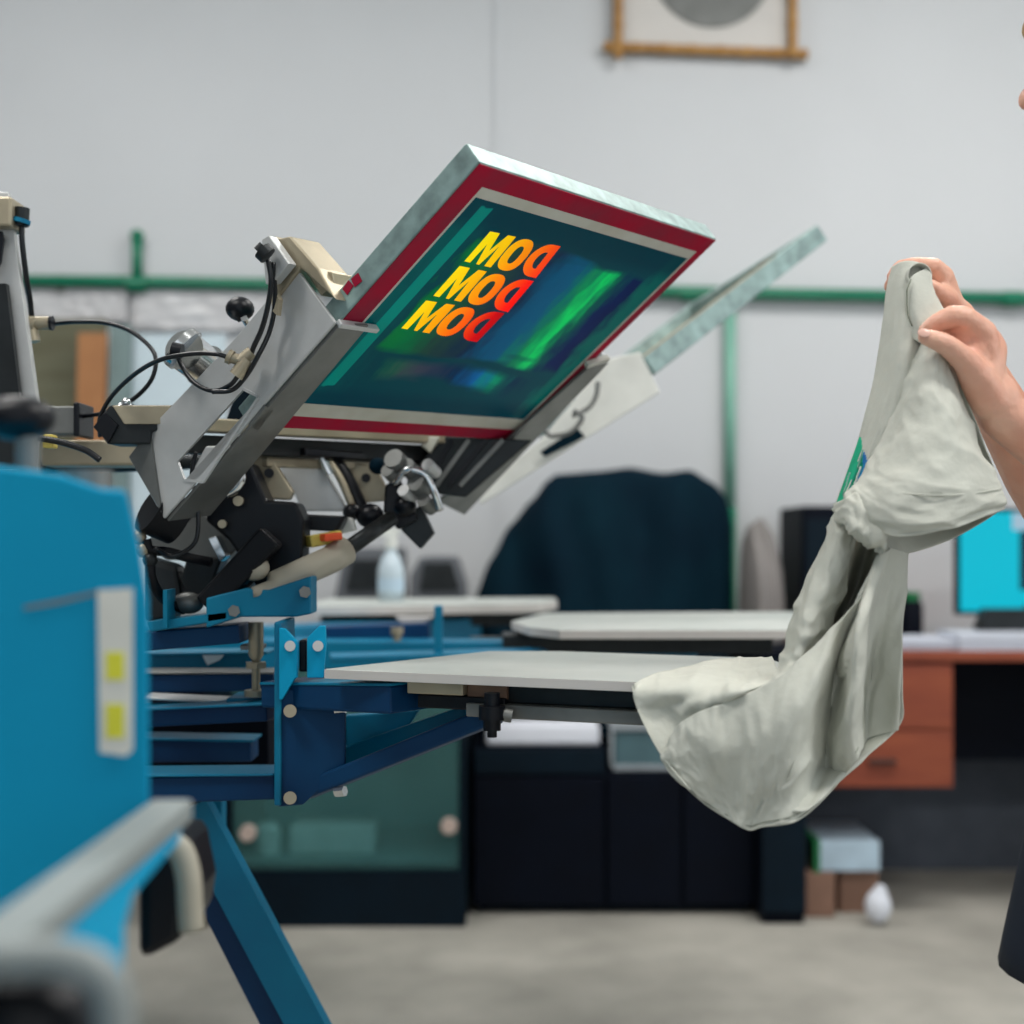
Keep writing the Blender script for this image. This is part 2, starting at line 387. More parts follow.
b=NB(); box(b,(.687,3.86,.03),(.812,4.55,.755)); obj('carcass',b,'cabinet_black',t,bevel=.003)
b=NB(); box(b,(.690,3.85,.035),(.809,3.862,.73)); obj('door',b,'cabinet_frame',t,bevel=.002)
b=NB(); box(b,(.692,3.87,0),(.807,4.54,.03)); obj('plinth',b,'cabinet_black',t)
# under desk boxes
b=NB(); box(b,(cabx(808,DD),3.93,0),(cabx(838,DD),4.25,cabz(876,DD))); simple('cardboard_box','small brown cardboard box on the floor beside the black desk leg','box',b,'cardboard',bevel=.004)
b=NB(); box(b,(cabx(846,DD),3.98,0),(cabx(886,DD),4.25,cabz(877,DD))); simple('cardboard_box','brown cardboard box on the floor under the desk, right of its twin','box',b,'cardboard',bevel=.004)
t=thing('packaging_box','pale blue and white box lying across two brown boxes under the desk','box',(cabx(850,DD),4.1,cabz(876,DD)))
b=NB(); box(b,(cabx(819,DD),3.94,cabz(875,DD)),(cabx(884,DD),4.22,cabz(844,DD))); obj('carton',b,'blue_white_box',t,bevel=.004)
b=NB(); box(b,(cabx(817,DD),3.935,cabz(876,DD)),(cabx(823,DD),4.22,cabz(843,DD))); obj('end_flap',b,'green_plastic',t)
b=NB(); ball(b,W(878,906,3.85),.04,20,(.9,.8,1.15)); ball(b,W(880,893,3.85),.02,12,(1,1,1.2)); simple('plastic_bag','small crumpled white bag on the floor beside the brown boxes','bag',b,'paper',smooth=True)
# things on desk
for i,(xa,xb,ya,zh,lab) in enumerate([(898,962,3.93,.030,'loose stack of white paper at the desk end beside the shirt'),(962,1100,3.92,.045,'wider stack of white paper on the desk below the cyan monitor')]):
    b=NB(); 
    for k in range(6):
        j=random.uniform(-.006,.006); box(b,(cabx(xa,DD)+j,ya+j,.751+zh/6*k),(cabx(xb,DD)+j,ya+.20+j,.751+zh/6*(k+1)-.0008))
    simple('paper_stack',lab,'paper',b,'paper_pile')
t=thing('desk_bottle','dark bottle with a green cap on the desk behind the paper','bottle',W(911,640,4.3))
p=W(911,0,4.3); zb=.7505
b=NB(); tube(b,[(p.x,4.3,zb),(p.x,4.3,.86),(p.x,4.3,.875)],[.036,.036,.028],20); obj('bottle_body',b,'cabinet_black',t,smooth='auto')
b=NB(); tube(b,[(p.x,4.3,.873),(p.x,4.3,.90)],.027,18); obj('cap',b,'green_plastic',t,smooth='auto')
t=thing('computer_monitor','computer monitor with a bright cyan screen on the desk','monitor',W(1010,640,4.2))
mx0,mx1=cabx(960,4.2),cabx(1075,4.2); mz0,mz1=cabz(611,4.2),cabz(512,4.2)
b=NB(); box(b,(mx0-.01,4.2,mz0-.012),(mx1+.01,4.235,mz1+.012)); obj('casing',b,'cabinet_black',t,bevel=.004)
b=NB(); box(b,(mx0,4.196,mz0),(mx1,4.2,mz1)); obj('display',b,'display_cyan',t)
b=NB(); box(b,(cabx(1012,4.2),4.1945,cabz(530,4.2)),(cabx(1060,4.2),4.1958,mz1-.002)); obj('window_bar',b,'display_page',t,label='pale window bar on the screen')
b=NB(); box(b,(cabx(1019,4.2),4.1945,cabz(590,4.2)),(cabx(1070,4.2),4.1958,cabz(531,4.2))); obj('dark_window',b,'display_dark',t,label='dark window open on the screen')
b=NB(); tube(b,[(cabx(1030,4.2),4.22,.765),(cabx(1030,4.2),4.22,mz0+.02)],.03,16); obj('stand',b,'dark_metal',t,smooth='auto')
b=NB(); prism(b,[(cabx(985,4.2),4.14,.7515),(cabx(1075,4.2),4.14,.7515),(cabx(1068,4.2),4.36,.7515),(cabx(992,4.2),4.36,.7515)],(0,0,.014)); obj('base',b,'dark_metal',t,bevel=.003)
t=thing('desk_printer','low dark grey desktop device on the desk beneath the monitor','printer',W(1020,640,4.0))
b=NB(); box(b,(cabx(982,4.0),3.99+.18,.766),(cabx(1100,4.0),4.18,.80)); b.free()
b=NB(); pts=[(cabx(978,4.05),4.05,.80),(cabx(1090,4.05),4.05,.80),(cabx(1090,4.05),4.13,.875),(cabx(985,4.05),4.13,.875)]
prism(b,[(cabx(978,4.06),4.06,.797),(cabx(1092,4.06),4.06,.797),(cabx(1092,4.06),4.06,.86),(cabx(986,4.06),4.06,.86)],(0,.06,0)); obj('device_body',b,'dark_metal',t,bevel=.006)
# left side workbench and what leans on the wall
t=thing('workbench','plain steel workbench along the back wall behind the blue housing','workbench',(cabx(60,4.2),4.3,0))
wx0,wx1=cabx(-160,4.0),cabx(172,4.0)
b=NB(); box(b,(wx0,3.98,.80),(wx1,4.6,.83)); obj('bench_top',b,'dull_steel',t,bevel=.004)
for x in (wx0+.05,wx1-.05):
    for y in (4.03,4.55):
        b=NB(); box(b,(x-.025,y-.025,0),(x+.025,y+.025,.80)); obj('leg',b,'dull_steel',t)
def lean(name,label,catg,xa,xb,ytop,zb,m,d,th=.02):
    a,c=cabx(xa,d),cabx(xb,d); z1=cabz(ytop,d); b=NB()
    prism(b,[(a,d,zb),(c,d,zb),(c,d+.06,z1),(a,d+.06,z1)],(0,th,0)); return simple(name,label,catg,b,m,bevel=.002)
lean('olive_board','large olive brown board leaning on the wall behind the black hose','board',-120,101,316,.832,'olive_board',4.5)
lean('wooden_plank','orange brown plank leaning against the olive board','plank',72,101,330,.832,'orange_plank',4.42)
lean('metal_sheet','narrow blue-grey metal sheet leaning beside the orange plank','sheet',104,126,322,.832,'teal_grey',4.44)
lean('foam_board','pale blue-white board leaning on the wall behind the hoses','board',124,222,331,.832,'pale_blue_board',4.48)
for (xa,xb,ya,yb,lab) in ((28,127,283,322,'crumpled clear plastic sheet wrapped under the green pipe at far left'),(131,322,284,331,'crumpled clear plastic sheet under the green pipe, right of the wall joint')):
    b=NB(); NX,NZ=36,14; g=[[b.verts.new(W(xa+(xb-xa)*i/NX,ya+(yb-ya)*j/NZ+3*noise.noise(V((i*.2,j*.3,xa))),BY-.018)+V((0,.008*noise.noise(V((i*.35,j*.5,xa*.1))),0))) for i in range(NX+1)] for j in range(NZ+1)]
    for j in range(NZ):
        for i in range(NX): b.faces.new((g[j][i],g[j][i+1],g[j+1][i+1],g[j+1][i]))
    o=simple('plastic_sheet',lab,'sheet',b,'plastic_wrap',smooth=True); o.modifiers.new('s','SOLIDIFY').thickness=.004
# grey equipment behind platens
t=thing('control_unit','mid grey slanted equipment case on the glass cabinet','case',W(345,600,4.1))
for pp in ([(326,604),(398,604),(398,548),(344,548)],):
    b=NB(); prism(b,[W(x,y if y<604 else 641.3,4.1) for x,y in pp],(0,.35,0)); obj('case_body',b,'grey_box',t,bevel=.01)
b=NB(); prism(b,[W(x,y,4.09) for x,y in ((352,560),(392,560),(392,590),(346,590))],(0,.01,0)); obj('front_panel',b,'dark_metal',t)
t=thing('control_unit','darker grey sloping case beside the covered machine','case',W(440,600,4.12))
b=NB(); prism(b,[W(x,y,4.12) for x,y in ((408,641.3),(466,641.3),(464,585),(455,557),(420,557),(410,575))],(0,.3,0)); obj('case_body',b,'grey_box',t,bevel=.01)
b=NB(); prism(b,[W(x,y,4.11) for x,y in ((424,563),(452,563),(460,590),(420,590))],(0,.01,0)); obj('front_panel',b,'dark_metal',t)
# ------------------------------------------------------------------ printing screen (frame axes: a = towards the hinge, b = across, n = out of the printed face)
SO=V((-.03104,1.32957,.35900+CZ)); Sa=V((-.64690437,.471564,-.59928469)); Sb=V((.57096471,.82045293,.02926238)); Sn=V((.50548396,-.32324045,-.80000099))
def FR(O,a,b,n): return Matrix(((a.x,b.x,n.x,O.x),(a.y,b.y,n.y,O.y),(a.z,b.z,n.z,O.z),(0,0,0,1)))
SF=FR(SO,Sa,Sb,Sn)
def S(a,b,n=0): return SO+Sa*a+Sb*b+Sn*n
def onplane(px,py,ax,val):
    r=ray(px,py); O=SO-V((0,0,CZ)); A={'a':Sa,'b':Sb,'n':Sn}[ax]; t=(O.dot(A)+val)/r.dot(A); p=r*t; return V((p.x,p.y,p.z+CZ))
def ab(px,py):
    p=onplane(px,py,'n',0)-SO; return p.dot(Sa),p.dot(Sb)
def pa(p): p=p-SO; return (p.dot(Sa),p.dot(Sb),p.dot(Sn))
LA,LB=.3933,.5
def ring(bm,a0,a1,b0,b1,w,n0,n1,wa1=None,P=S,wb=None,wr=None):
    """four mitred bars"""
    wa1=w if wa1 is None else wa1; wb=w if wb is None else wb; wr=wb if wr is None else wr
    o=[(a0,b0),(a0,b1),(a1,b1),(a1,b0)]; i=[(a0+w,b0+wb),(a0+w,b1-wr),(a1-wa1,b1-wr),(a1-wa1,b0+wb)]
    for k in range(4):
        j=(k+1)%4; prism(bm,[P(*o[k],n0),P(*o[j],n0),P(*i[j],n0),P(*i[k],n0)],(P(0,0,n1)-P(0,0,n0)))
    return bm
scr=thing('printing_screen','tilted silk screen with dark red edges and glowing yellow to red letters','printing screen',S(LA/2,LB/2,0))
obj('screen_frame',ring(NB(),0,LA,0,LB,.024,-.026,0,.03,wr=.018,wb=.030),'galvanised',scr,bevel=.0015)
obj('edge_tape',ring(NB(),.0015,LA-.0015,.0015,LB-.0015,.0240,.0003,.0012,.022,wb=.030,wr=.018),'red_tape',scr)
obj('mesh_margin',ring(NB(),.0245,LA-.022,.030,LB-.018,.013,.0004,.0013,.021,wb=.0035),'white_tape',scr)
# the stencil film: teal emulsion with printed colour fields
m=bpy.data.materials.new('stencil'); m.use_nodes=True; M['stencil']=m; nt=m.node_tree; nd=nt.nodes; lk=nt.links
tc=nd.new('ShaderNodeTexCoord'); sp=nd.new('ShaderNodeSeparateXYZ'); lk.new(tc.outputs['Object'],sp.inputs[0])
def mth(op,a,b_=None,clamp=False):
    n=nd.new('ShaderNodeMath'); n.operation=op; n.use_clamp=clamp
    for i,x in enumerate((a,b_)):
        if x is None: continue
        if isinstance(x,(int,float)): n.inputs[i].default_value=x
        else: lk.new(x,n.inputs[i])
    return n.outputs[0]
_lin=lin
def lin(c): return tuple(min(1,x*GAIN) for x in _lin(c)[:3])+(1,)
GAIN=2.6
A_,B_=sp.outputs['X'],sp.outputs['Y']
mp=nd.new('ShaderNodeMapping'); mp.inputs['Scale'].default_value=(22,60,1); lk.new(tc.outputs['Object'],mp.inputs[0])
ns=nd.new('ShaderNodeTexNoise'); ns.inputs['Scale'].default_value=1; ns.inputs['Detail'].default_value=4; lk.new(mp.outputs[0],ns.inputs[0])
mp2=nd.new('ShaderNodeMapping'); mp2.inputs['Scale'].default_value=(30,7,1); lk.new(tc.outputs['Object'],mp2.inputs[0])
ns2=nd.new('ShaderNodeTexNoise'); ns2.inputs['Scale'].default_value=1; lk.new(mp2.outputs[0],ns2.inputs[0])
def band(x,lo,hi,soft):   # 1 inside lo..hi
    u=mth('DIVIDE',mth('SUBTRACT',x,lo),soft); u=mth('MAXIMUM',mth('MINIMUM',u,1.0),0.0)
    v=mth('DIVIDE',mth('SUBTRACT',hi,x),soft); v=mth('MAXIMUM',mth('MINIMUM',v,1.0),0.0); return mth('MULTIPLY',u,v)
wob=mth('MULTIPLY',mth('SUBTRACT',ns.outputs[0],.5),.06)
wob2=mth('MULTIPLY',mth('SUBTRACT',ns2.outputs[0],.5),.05)
Bw=mth('ADD',B_,wob); Aw=mth('ADD',A_,wob2)
def rampB(stops):
    r=nd.new('ShaderNodeValToRGB'); e=r.color_ramp.elements
    while len(e)<len(stops): e.new(.5)
    for el,(p,c) in zip(e,stops): el.position=p/.5; el.color=lin(c)
    lk.new(mth('MULTIPLY',Bw,2.0),r.inputs[0]); return r.outputs[0]
base=rampB([(0,(0,96,94)),(.06,(0,78,84)),(.10,(0,66,76)),(.44,(0,70,82)),(.455,(0,96,92)),(.5,(0,92,92))])
fieldc=rampB([(.07,(0,112,62)),(.12,(0,104,70)),(.17,(36,70,66)),(.235,(18,50,78)),(.265,(0,84,112)),(.30,(0,88,116)),(.335,(0,120,92)),(.362,(0,160,104)),(.385,(0,92,84)),(.41,(0,36,86)),(.435,(0,32,80)),(.46,(0,74,92))])
low=rampB([(.03,(0,112,104)),(.10,(20,120,70)),(.18,(70,70,86)),(.25,(0,46,84)),(.30,(0,104,150)),(.335,(0,140,110)),(.38,(0,40,80)),(.45,(0,70,84))])
def mixc(f,c1,c2):
    n=nd.new('ShaderNodeMix'); n.data_type='RGBA'; lk.new(f,n.inputs[0]); lk.new(c1,n.inputs[6]); lk.new(c2,n.inputs[7]); return n.outputs[2]
def const(c):
    n=nd.new('ShaderNodeRGB'); n.outputs[0].default_value=lin(c); return n.outputs[0]
f1=mth('MULTIPLY',band(Aw,.075,.255,.010),band(Bw,.085,.445,.012))
f2=mth('MULTIPLY',mth('MULTIPLY',band(Aw,.262,.305,.016),band(Bw,.11,.41,.04)),.8)
f3=band(mth('ADD',A_,mth('MULTIPLY',wob,.2)),.045,.32,.002)
stripe=mth('MULTIPLY',band(B_,.052,.073,.0015),f3)
edge=mth('SUBTRACT',1.0,mth('MULTIPLY',band(A_,.062,.335,.02),1.0))
c=mixc(mth('MULTIPLY',edge,.8),base,const((0,58,72)))
c=mixc(mth('MULTIPLY',stripe,.8),c,const((0,124,116)))
c=mixc(f1,c,fieldc); c=mixc(f2,c,low)
lin=_lin
pb=nd['Principled BSDF']; lk.new(c,pb.inputs['Base Color']); pb.inputs['Roughness'].default_value=.35; pb.inputs['Specular IOR Level'].default_value=.08
tr=nd.new('ShaderNodeBsdfTranslucent'); mx=nd.new('ShaderNodeMixShader'); mx.inputs[0].default_value=.5
lk.new(c,tr.inputs[0]); lk.new(pb.outputs[0],mx.inputs[1]); lk.new(tr.outputs[0],mx.inputs[2]); lk.new(mx.outputs[0],nd['Material Output'].inputs[0])
# letters (mirrored DOM seen from the back, three rows)
inks=[ink('ink_bright',[(.09,(255,248,50)),(.14,(255,226,20)),(.19,(255,180,40)),(.235,(255,110,70)),(.265,(255,96,70))]),
      ink('ink_mid',[(.09,(255,246,50)),(.14,(255,218,20)),(.19,(255,170,36)),(.23,(255,72,54)),(.265,(246,20,44))]),
      ink('ink_deep',[(.09,(255,244,50)),(.14,(255,206,14)),(.19,(255,146,44)),(.225,(230,24,54)),(.265,(184,0,46))])]
for k,nm in enumerate(('ink_bright','ink_mid','ink_deep')): M[nm]=inks[k]
def Mshape():
    return [(0,0),(0,1),(.075,1),(.09,.38),(.155,1),(.195,1),(.245,.38),(.262,1),(.35,1),(.35,0),(.24,0),(.175,.55),(.13,0)],[]
def Oshape(x0,x1,flat=False):
    cx,cy=(x0+x1)/2,.5; rx=(x1-x0)/2; o=[];i=[]
    for k in range(28):
        a=2*math.pi*k/28; ca,sa=math.cos(a),math.sin(a)
        f=lambda v:math.copysign(abs(v)**.82,v)
        o.append((cx+rx*f(ca),cy+.5*f(sa))); i.append((cx+rx*.34*f(ca),cy+.27*f(sa)))
    if flat:   # a D lying mirrored: straight stem on the right
        o=[];i=[]
        for k in range(17):
            a=math.pi/2+math.pi*k/16; o.append((x0+(x1-x0)*.62+(x1-x0)*.62*math.cos(a),.5+.5*math.sin(a))); i.append((x0+(x1-x0)*.60+(x1-x0)*.24*math.cos(a),.5+.25*math.sin(a)))
        o+=[(x1,0),(x1,1)]; i+=[(x1-(x1-x0)*.33,.5-.25),(x1-(x1-x0)*.33,.5+.25)]
    return o,[i]
rows=[((490,231),(561,246),(464,261),(536,278)),((459.5,265.5),(534,281),(433,295.5),(508,312)),((426,300),(505,313),(401,328),(477,342))]
outs=[];isl=[];lets=[]
for k,rw in enumerate(rows):
    q=[ab(*p) for p in rw]
    def mp_(x,y,q=q):
        a0=[q[0][i]*(1-x)+q[1][i]*x for i in (0,1)]; a1=[q[2][i]*(1-x)+q[3][i]*x for i in (0,1)]
        return S(a0[0]*(1-y)+a1[0]*y,a0[1]*(1-y)+a1[1]*y,.0002)
    for sh in (Mshape(),Oshape(.365,.675),Oshape(.70,.995,True)):
        o_=[mp_(*p) for p in sh[0]]; h_=[[mp_(*p) for p in h] for h in sh[1]]; outs.append(o_); isl+=h_; lets.append((k,o_,h_))
b=prism(NB(),[S(x,y,.0002) for x,y in ((.01,.01),(.01,LB-.01),(LA-.01,LB-.01),(LA-.01,.01))],Sn*.0003,outs)
for h in isl: prism(b,h,Sn*.0003)
obj('stencil_mesh',b,'stencil',scr,frame=SF)
for k,o_,h_ in lets:
    b=prism(NB(),o_,Sn*.0002,h_); obj('printed_letter',b,('ink_bright','ink_mid','ink_deep')[k],scr,frame=SF)
b=NB(); c0=onplane(352,286,'b',-.0008); 
for (p_,q_,w) in (((345,292),(351,283),.009),((353,283),(360,277),.010)):
    beam(b,onplane(*p_,'b',-.0006),onplane(*q_,'b',-.0006),.001,w,up=Sn)
obj('sticker',b,'red_tape',scr,label='small torn red and white sticker on the frame side')
# ------------------------------------------------------------------ the press
press=thing('screen_printing_press','large blue carousel screen printing press with grey metal print heads','printing press',(-1.45,2.2,0))
def P(name,bm,m,**k): return obj(name,bm,m,press,**k)
# near side plate (channel): web + flange
wb=-.008
A1=onplane(335,318,'b',wb)+Sn*.0065; A2=onplane(163,512,'b',wb)+Sn*.0095
web=[onplane(297,266,'b',wb),A1,A2]+[onplane(x,y,'b',wb) for x,y in ((131,457),(151,430),(192,387),(238,338),(280,288))]
slot=[onplane(x,y,'b',wb) for x,y in ((246,389),(262,397),(206,482),(187,480),(180,461))]
b=prism(NB(),web,Sb*-.004,[slot]); ch=P('side_channel',b,'aluminium',bevel=.0012)
fw=.060
FN=(A2-A1).cross(Sb).normalized()
def FX(px,py):
    r=ray(px,py); t=((A1-V((0,0,CZ))).dot(FN))/r.dot(FN); p=r*t; return V((p.x,p.y,p.z+CZ))
sl2=[(.52,.25),(.585,.25),(.585,.62),(.52,.62)]
def Fp(u,v): return A1.lerp(A2,u)+Sb*(v*fw)
b=prism(NB(),[A1,A2,FX(209,513),FX(367,323)],Sn*.004,[[FX(*p) for p in ((248,424),(256,428),(272,407),(264,404))]])
obj('lower_flange',b,'dull_steel',ch,bevel=.0008)  # darker steel puts the underside's shade into the flange colour
b=NB(); beam(b,Fp(0,0)+Sn*.001,Fp(0,1)+Sn*.001,.006,.008,up=Sn); obj('channel_lip',b,'aluminium',ch,bevel=.001)
b=prism(NB(),[onplane(x,y,'b',-.012) for x,y in ((163,512),(131,457),(151,430))],Sb*-.003); obj('end_gusset',b,'dull_steel',ch)
# slot rim
b=NB(); pr=[p+Sb*-.004 for p in slot]
for i in range(len(pr)): beam(b,pr[i],pr[(i+1)%len(pr)],.003,.003,up=Sb)
obj('slot_rim',b,'aluminium',ch)
# far side plate
wf=LB+.006
def Q(x,y,n=.004): return onplane(x,y,'n',n)
fl=[Q(587,366),(Q(607,361)),Q(463,513),Q(437,500)]
b=prism(NB(),fl,Sn*.004); ch2=P('side_channel',b,'dull_steel',bevel=.001)  # darker than its web: shade of the underside is in the colour
b=prism(NB(),[Q(607,361),Q(463,513),Q(463,513)-Sn*.07,Q(607,361)-Sn*.07],Sb*.004); obj('channel_web',b,'aluminium',ch2)
b=NB(); beam(b,Q(586,365,.006),Q(608,358,.006),.008,.008,up=Sn); obj('channel_lip',b,'white_tape',ch2,bevel=.001)
# top block and bracket on the near web
hd=1.50
b=NB(); prism(b,[onplane(x,y,'b',-.016) for x,y in ((270,240),(290,236),(318,268),(336,300),(300,268),(275,300),(272,282),(262,262))],Sb*.045); P('clamp_block',b,'tan_metal',bevel=.002)
b=NB(); prism(b,[onplane(x,y,'b',-.020) for x,y in ((270,241),(277,237),(297,265),(281,284),(274,286))],Sb*-.012); P('cylinder_bracket',b,'aluminium',bevel=.001)
b=NB(); prism(b,[onplane(x,y,'b',-.004) for x,y in ((303,268),(332,272),(334,284),(321,296))],Sb*.05); P('stop_bracket',b,'tan_metal',bevel=.001)
b=NB(); prism(b,[onplane(x,y,'b',-.0215) for x,y in ((273,290),(277,288),(283,300),(281,316),(277,312))],Sb*-.006); P('shim_plate',b,'tan_metal')
b=NB()
for x,y in ((284,240),(291,243)): beam(b,onplane(x,y,'b',.0),onplane(x+25,y+27,'b',.0),.004,.03,up=Sb)
P('bracket_rib',b,'tan_metal')
# air fittings and hoses
def fit(pts,r,m='tan_metal',name='air_fitting'):
    b=NB()
    for a,c,rr in pts: tube(b,[W(*a),W(*c)],rr,12)
    return P(name,b,m,smooth='auto')
fit([((262,250,1.43),(268,256,1.43),.010),((258,252,1.43),(264,246,1.43),.006)],0,'dark_metal')
fit([((229,357,1.47),(240,360,1.47),.006),((240,362,1.47),(252,352,1.47),.007),((236,376,1.47),(248,360,1.47),.008),((228,356,1.47),(232,358,1.47),.008)],0,'tan_metal')
fit([((172,350,1.52),(182,352,1.52),.009)],0,'black_plastic')
hz=[]
hz.append(('air_hose','hose_black',.0028,[(268,260,1.43),(271,280,1.43),(268,305,1.44),(262,328,1.45),(254,346,1.46),(252,352,1.47)]))
hz.append(('air_hose','hose_black',.0026,[(273,262,1.44),(275,300,1.45),(270,330,1.46),(258,356,1.46),(246,376,1.47),(232,390,1.48),(212,392,1.48)]))
hz.append(('air_hose','hose_black',.0026,[(100,436,1.62),(100,418,1.60),(112,396,1.58),(135,374,1.54),(160,360,1.5),(190,354,1.48),(215,354,1.47),(230,358,1.47)]))
hz.append(('air_hose','hose_black',.0026,[(52,324,1.72),(75,322,1.70),(105,323,1.68),(130,331,1.66),(150,347,1.64),(156,362,1.62),(150,382,1.62),(132,400,1.63),(108,412,1.65),(79,417,1.68)]))
hz.append(('air_hose','hose_black',.0026,[(176,352,1.52),(183,368,1.52),(196,384,1.51),(214,391,1.5),(230,385,1.48),(238,376,1.47)]))
hz.append(('air_hose','hose_black',.0035,[(22,220,1.66),(22,240,1.66),(26,275,1.67),(30,300,1.69),(32,320,1.7)]))
hz.append(('air_hose','hose_black',.0035,[(38,438,1.5),(60,442,1.5),(85,450,1.5),(100,460,1.5)]))
hz.append(('air_hose','hose_black',.0026,[(196,452,1.6),(193,465,1.6),(192,480,1.6),(197,500,1.6),(198,530,1.6),(192,546,1.6),(172,556,1.6),(155,548,1.58)]))
for nm,mm,r,pts in hz: P(nm,hose(pts,r),mm,smooth=True)
# little silver cylinder
b=NB(); tube(b,[W(184,350,1.55),W(212,372,1.62)],[.023,.023],20); tube(b,[W(180,346,1.55),W(186,351,1.55)],.026,20); tube(b,[W(204,365,1.6),W(211,371,1.61)],.026,20); P('air_cylinder',b,'chrome',smooth='auto')
# knob
b=NB(); ball(b,W(240,309,1.6),.0165,18,(1,1,.85)); tube(b,[W(240,309,1.6),W(233,313,1.6)],.0125,16); kn=P('clamp_knob',b,'black_plastic',smooth=True)
b=NB(); tube(b,[W(244,318,1.59),W(250,328,1.62)],.004,10); obj('knob_screw',b,'chrome',kn,smooth='auto')
# left print head
b=NB(); prism(b,[W(x,y,1.66) for x,y in ((-60,190),(8,192),(38,410),(34,470),(-60,470))],(0,.012,0)); lh=P('side_channel',b,'aluminium',bevel=.001)
b=NB(); prism(b,[W(x,y,1.655) for x,y in ((-60,285),(9,285),(24,410),(24,470),(-60,470))],(0,-.010,0)); obj('lower_flange',b,'dark_metal',lh)
b=NB(); prism(b,[W(x,y,1.65) for x,y in ((-10,232),(3,232),(5,240),(2,262),(-10,290))],(0,-.004,0)); obj('slot',b,'black_plastic',lh)
b=NB(); pxbox(b,-20,196,11,226,1.64,.05); P('cylinder_bracket',b,'tan_metal',bevel=.003)
fit([((12,211,1.66),(21,214,1.66),.007),((22,208,1.66),(21,226,1.66),.009)],0,'dark_metal')
b=NB(); tube(b,[W(22,219,1.655),W(21,223,1.655)],.0105,14); P('fitting_collar',b,'press_blue',smooth='auto')
fit([((22,322,1.7),(36,326,1.7),.010),((34,323,1.7),(51,323,1.7),.008),((28,318,1.7),(33,342,1.7),.009)],0,'tan_metal')
b=NB(); tube(b,[W(50,323,1.7),W(53,323,1.7)],.009,12); P('fitting_collar',b,'black_plastic',smooth='auto')
# horizontal rails of the head
b=NB(); pxbox(b,36,406,75,434,1.66,.05); P('cross_rail',b,'dull_steel',bevel=.002)
b=NB(); pxbox(b,73,402,79,436,1.655,.06); P('end_cap',b,'black_plastic',bevel=.002)
b=NB(); prism(b,[W(x,y,1.58) for x,y in ((110,405),(173,405),(173,428),(151,432),(150,444),(107,444),(94,425))],(0,.05,0)); P('cross_rail',b,'dark_metal',bevel=.002)
b=prism(NB(),[W(x,y,1.577) for x,y in ((112,405.5),(172,405.5),(162,424),(124,424))],(0,.003,0)); P('rail_lit_top',b,'tan_metal',bevel=.001)  # tan sheet added as the rail's lit top; dark body colours its shaded front
b=prism(NB(),[W(x,y,1.68) for x,y in ((222,432),(236,392),(268,384),(282,402),(262,432))],(0,.01,0)); P('slot_dark',b,'cabinet_frame',bevel=.001)  # dark sheet added behind the slot to stand for its dark inside
b=prism(NB(),[W(x,y,1.60) for x,y in ((206,446),(232,446),(226,470),(206,478),(190,474))],(0,.02,0)); P('inner_block',b,'aluminium',bevel=.002)
b=NB(); prism(b,[W(x,y,1.575) for x,y in ((104,412),(118,425),(108,443),(93,427))],(0,.02,0)); P('end_cap',b,'black_plastic',bevel=.001)
b=NB(); pxbox(b,40,440,140,466,1.72,.05); P('cross_rail',b,'tan_metal',bevel=.004)
b=NB(); tube(b,[W(40,468,1.78),W(470,450,1.95)],.010,14); P('cross_shaft',b,'dark_metal',smooth=True)
b=NB(); box(b,W(42,448,1.5),W(52,434,1.5)+V((0,.02,0))); P('brass_plug',b,'yellow_plastic',bevel=.002)
b=NB()
for x,y in ((121,408),(126,403),(131,409)): ball(b,W(x,y,1.6),.006,8)
P('rail_bolt',b,'chrome',smooth=True)
# cross members under the screen
def bar(x0,y0,d0,x1,y1,d1,w,h,m,name='cross_bar',**k):
    b=NB(); beam(b,W(x0,y0,d0),W(x1,y1,d1),w,h); return P(name,b,m,bevel=.002,**k)
bar(180,424,1.62,492,441,1.96,.03,.016,'tan_metal')
bar(176,444,1.63,478,456,1.98,.03,.022,'dark_metal')
bar(262,462,1.72,460,470,1.98,.02,.012,'tan_metal')
bar(300,452,1.74,440,462,1.94,.02,.010,'black_plastic')
b=prism(NB(),[W(x,y,1.8) for x,y in ((272,452),(316,458),(348,511),(303,511))],(0,.03,0)); P('squeegee_plate',b,'aluminium',bevel=.002)
b=prism(NB(),[W(x,y,1.72) for x,y in ((246,452),(268,452),(293,492),(289,500),(268,499),(255,478))],(0,.02,0)); k_=P('hinge_plate',b,'tan_metal',bevel=.002)
b=NB(); tube(b,[W(269,473,1.715),W(269,473,1.73)],.006,12); obj('bolt_hole',b,'black_plastic',k_)
b=prism(NB(),[W(x,y,1.82) for x,y in ((347,462),(376,466),(392,500),(362,503),(352,480))],(0,.02,0)); k_=P('hinge_plate',b,'tan_metal',bevel=.002)
b=NB(); tube(b,[W(366,478,1.815),W(366,478,1.83)],.006,12); obj('bolt_hole',b,'black_plastic',k_)
b=NB(); tube(b,cat([W(320,458,1.8),W(334,462,1.8),W(346,478,1.8),(W(357,500,1.8)),W(362,514,1.8)],6),.010,12); P('squeegee_arm',b,'black_plastic',smooth=True)
b=NB(); tube(b,cat([W(328,460,1.78),W(340,478,1.78),W(352,506,1.78)],6),.005,12); P('squeegee_arm',b,'tan_metal',smooth=True)
b=NB(); tube(b,[W(322,458,1.775),W(330,474,1.775)],.006,10); P('guide_pin',b,'chrome',smooth='auto')
b=prism(NB(),[W(x,y,1.88) for x,y in ((442,436),(532,440),(466,497),(424,492),(415,468))],(0,.03,0)); fn=P('finned_block',b,'dark_metal',bevel=.002)
for i in range(4):
    b=NB(); beam(b,W(452+i*17,440,1.875),W(424+i*12,486,1.875),.006,.006); obj('fin',b,'dull_steel' if i%2 else 'black_plastic',fn)
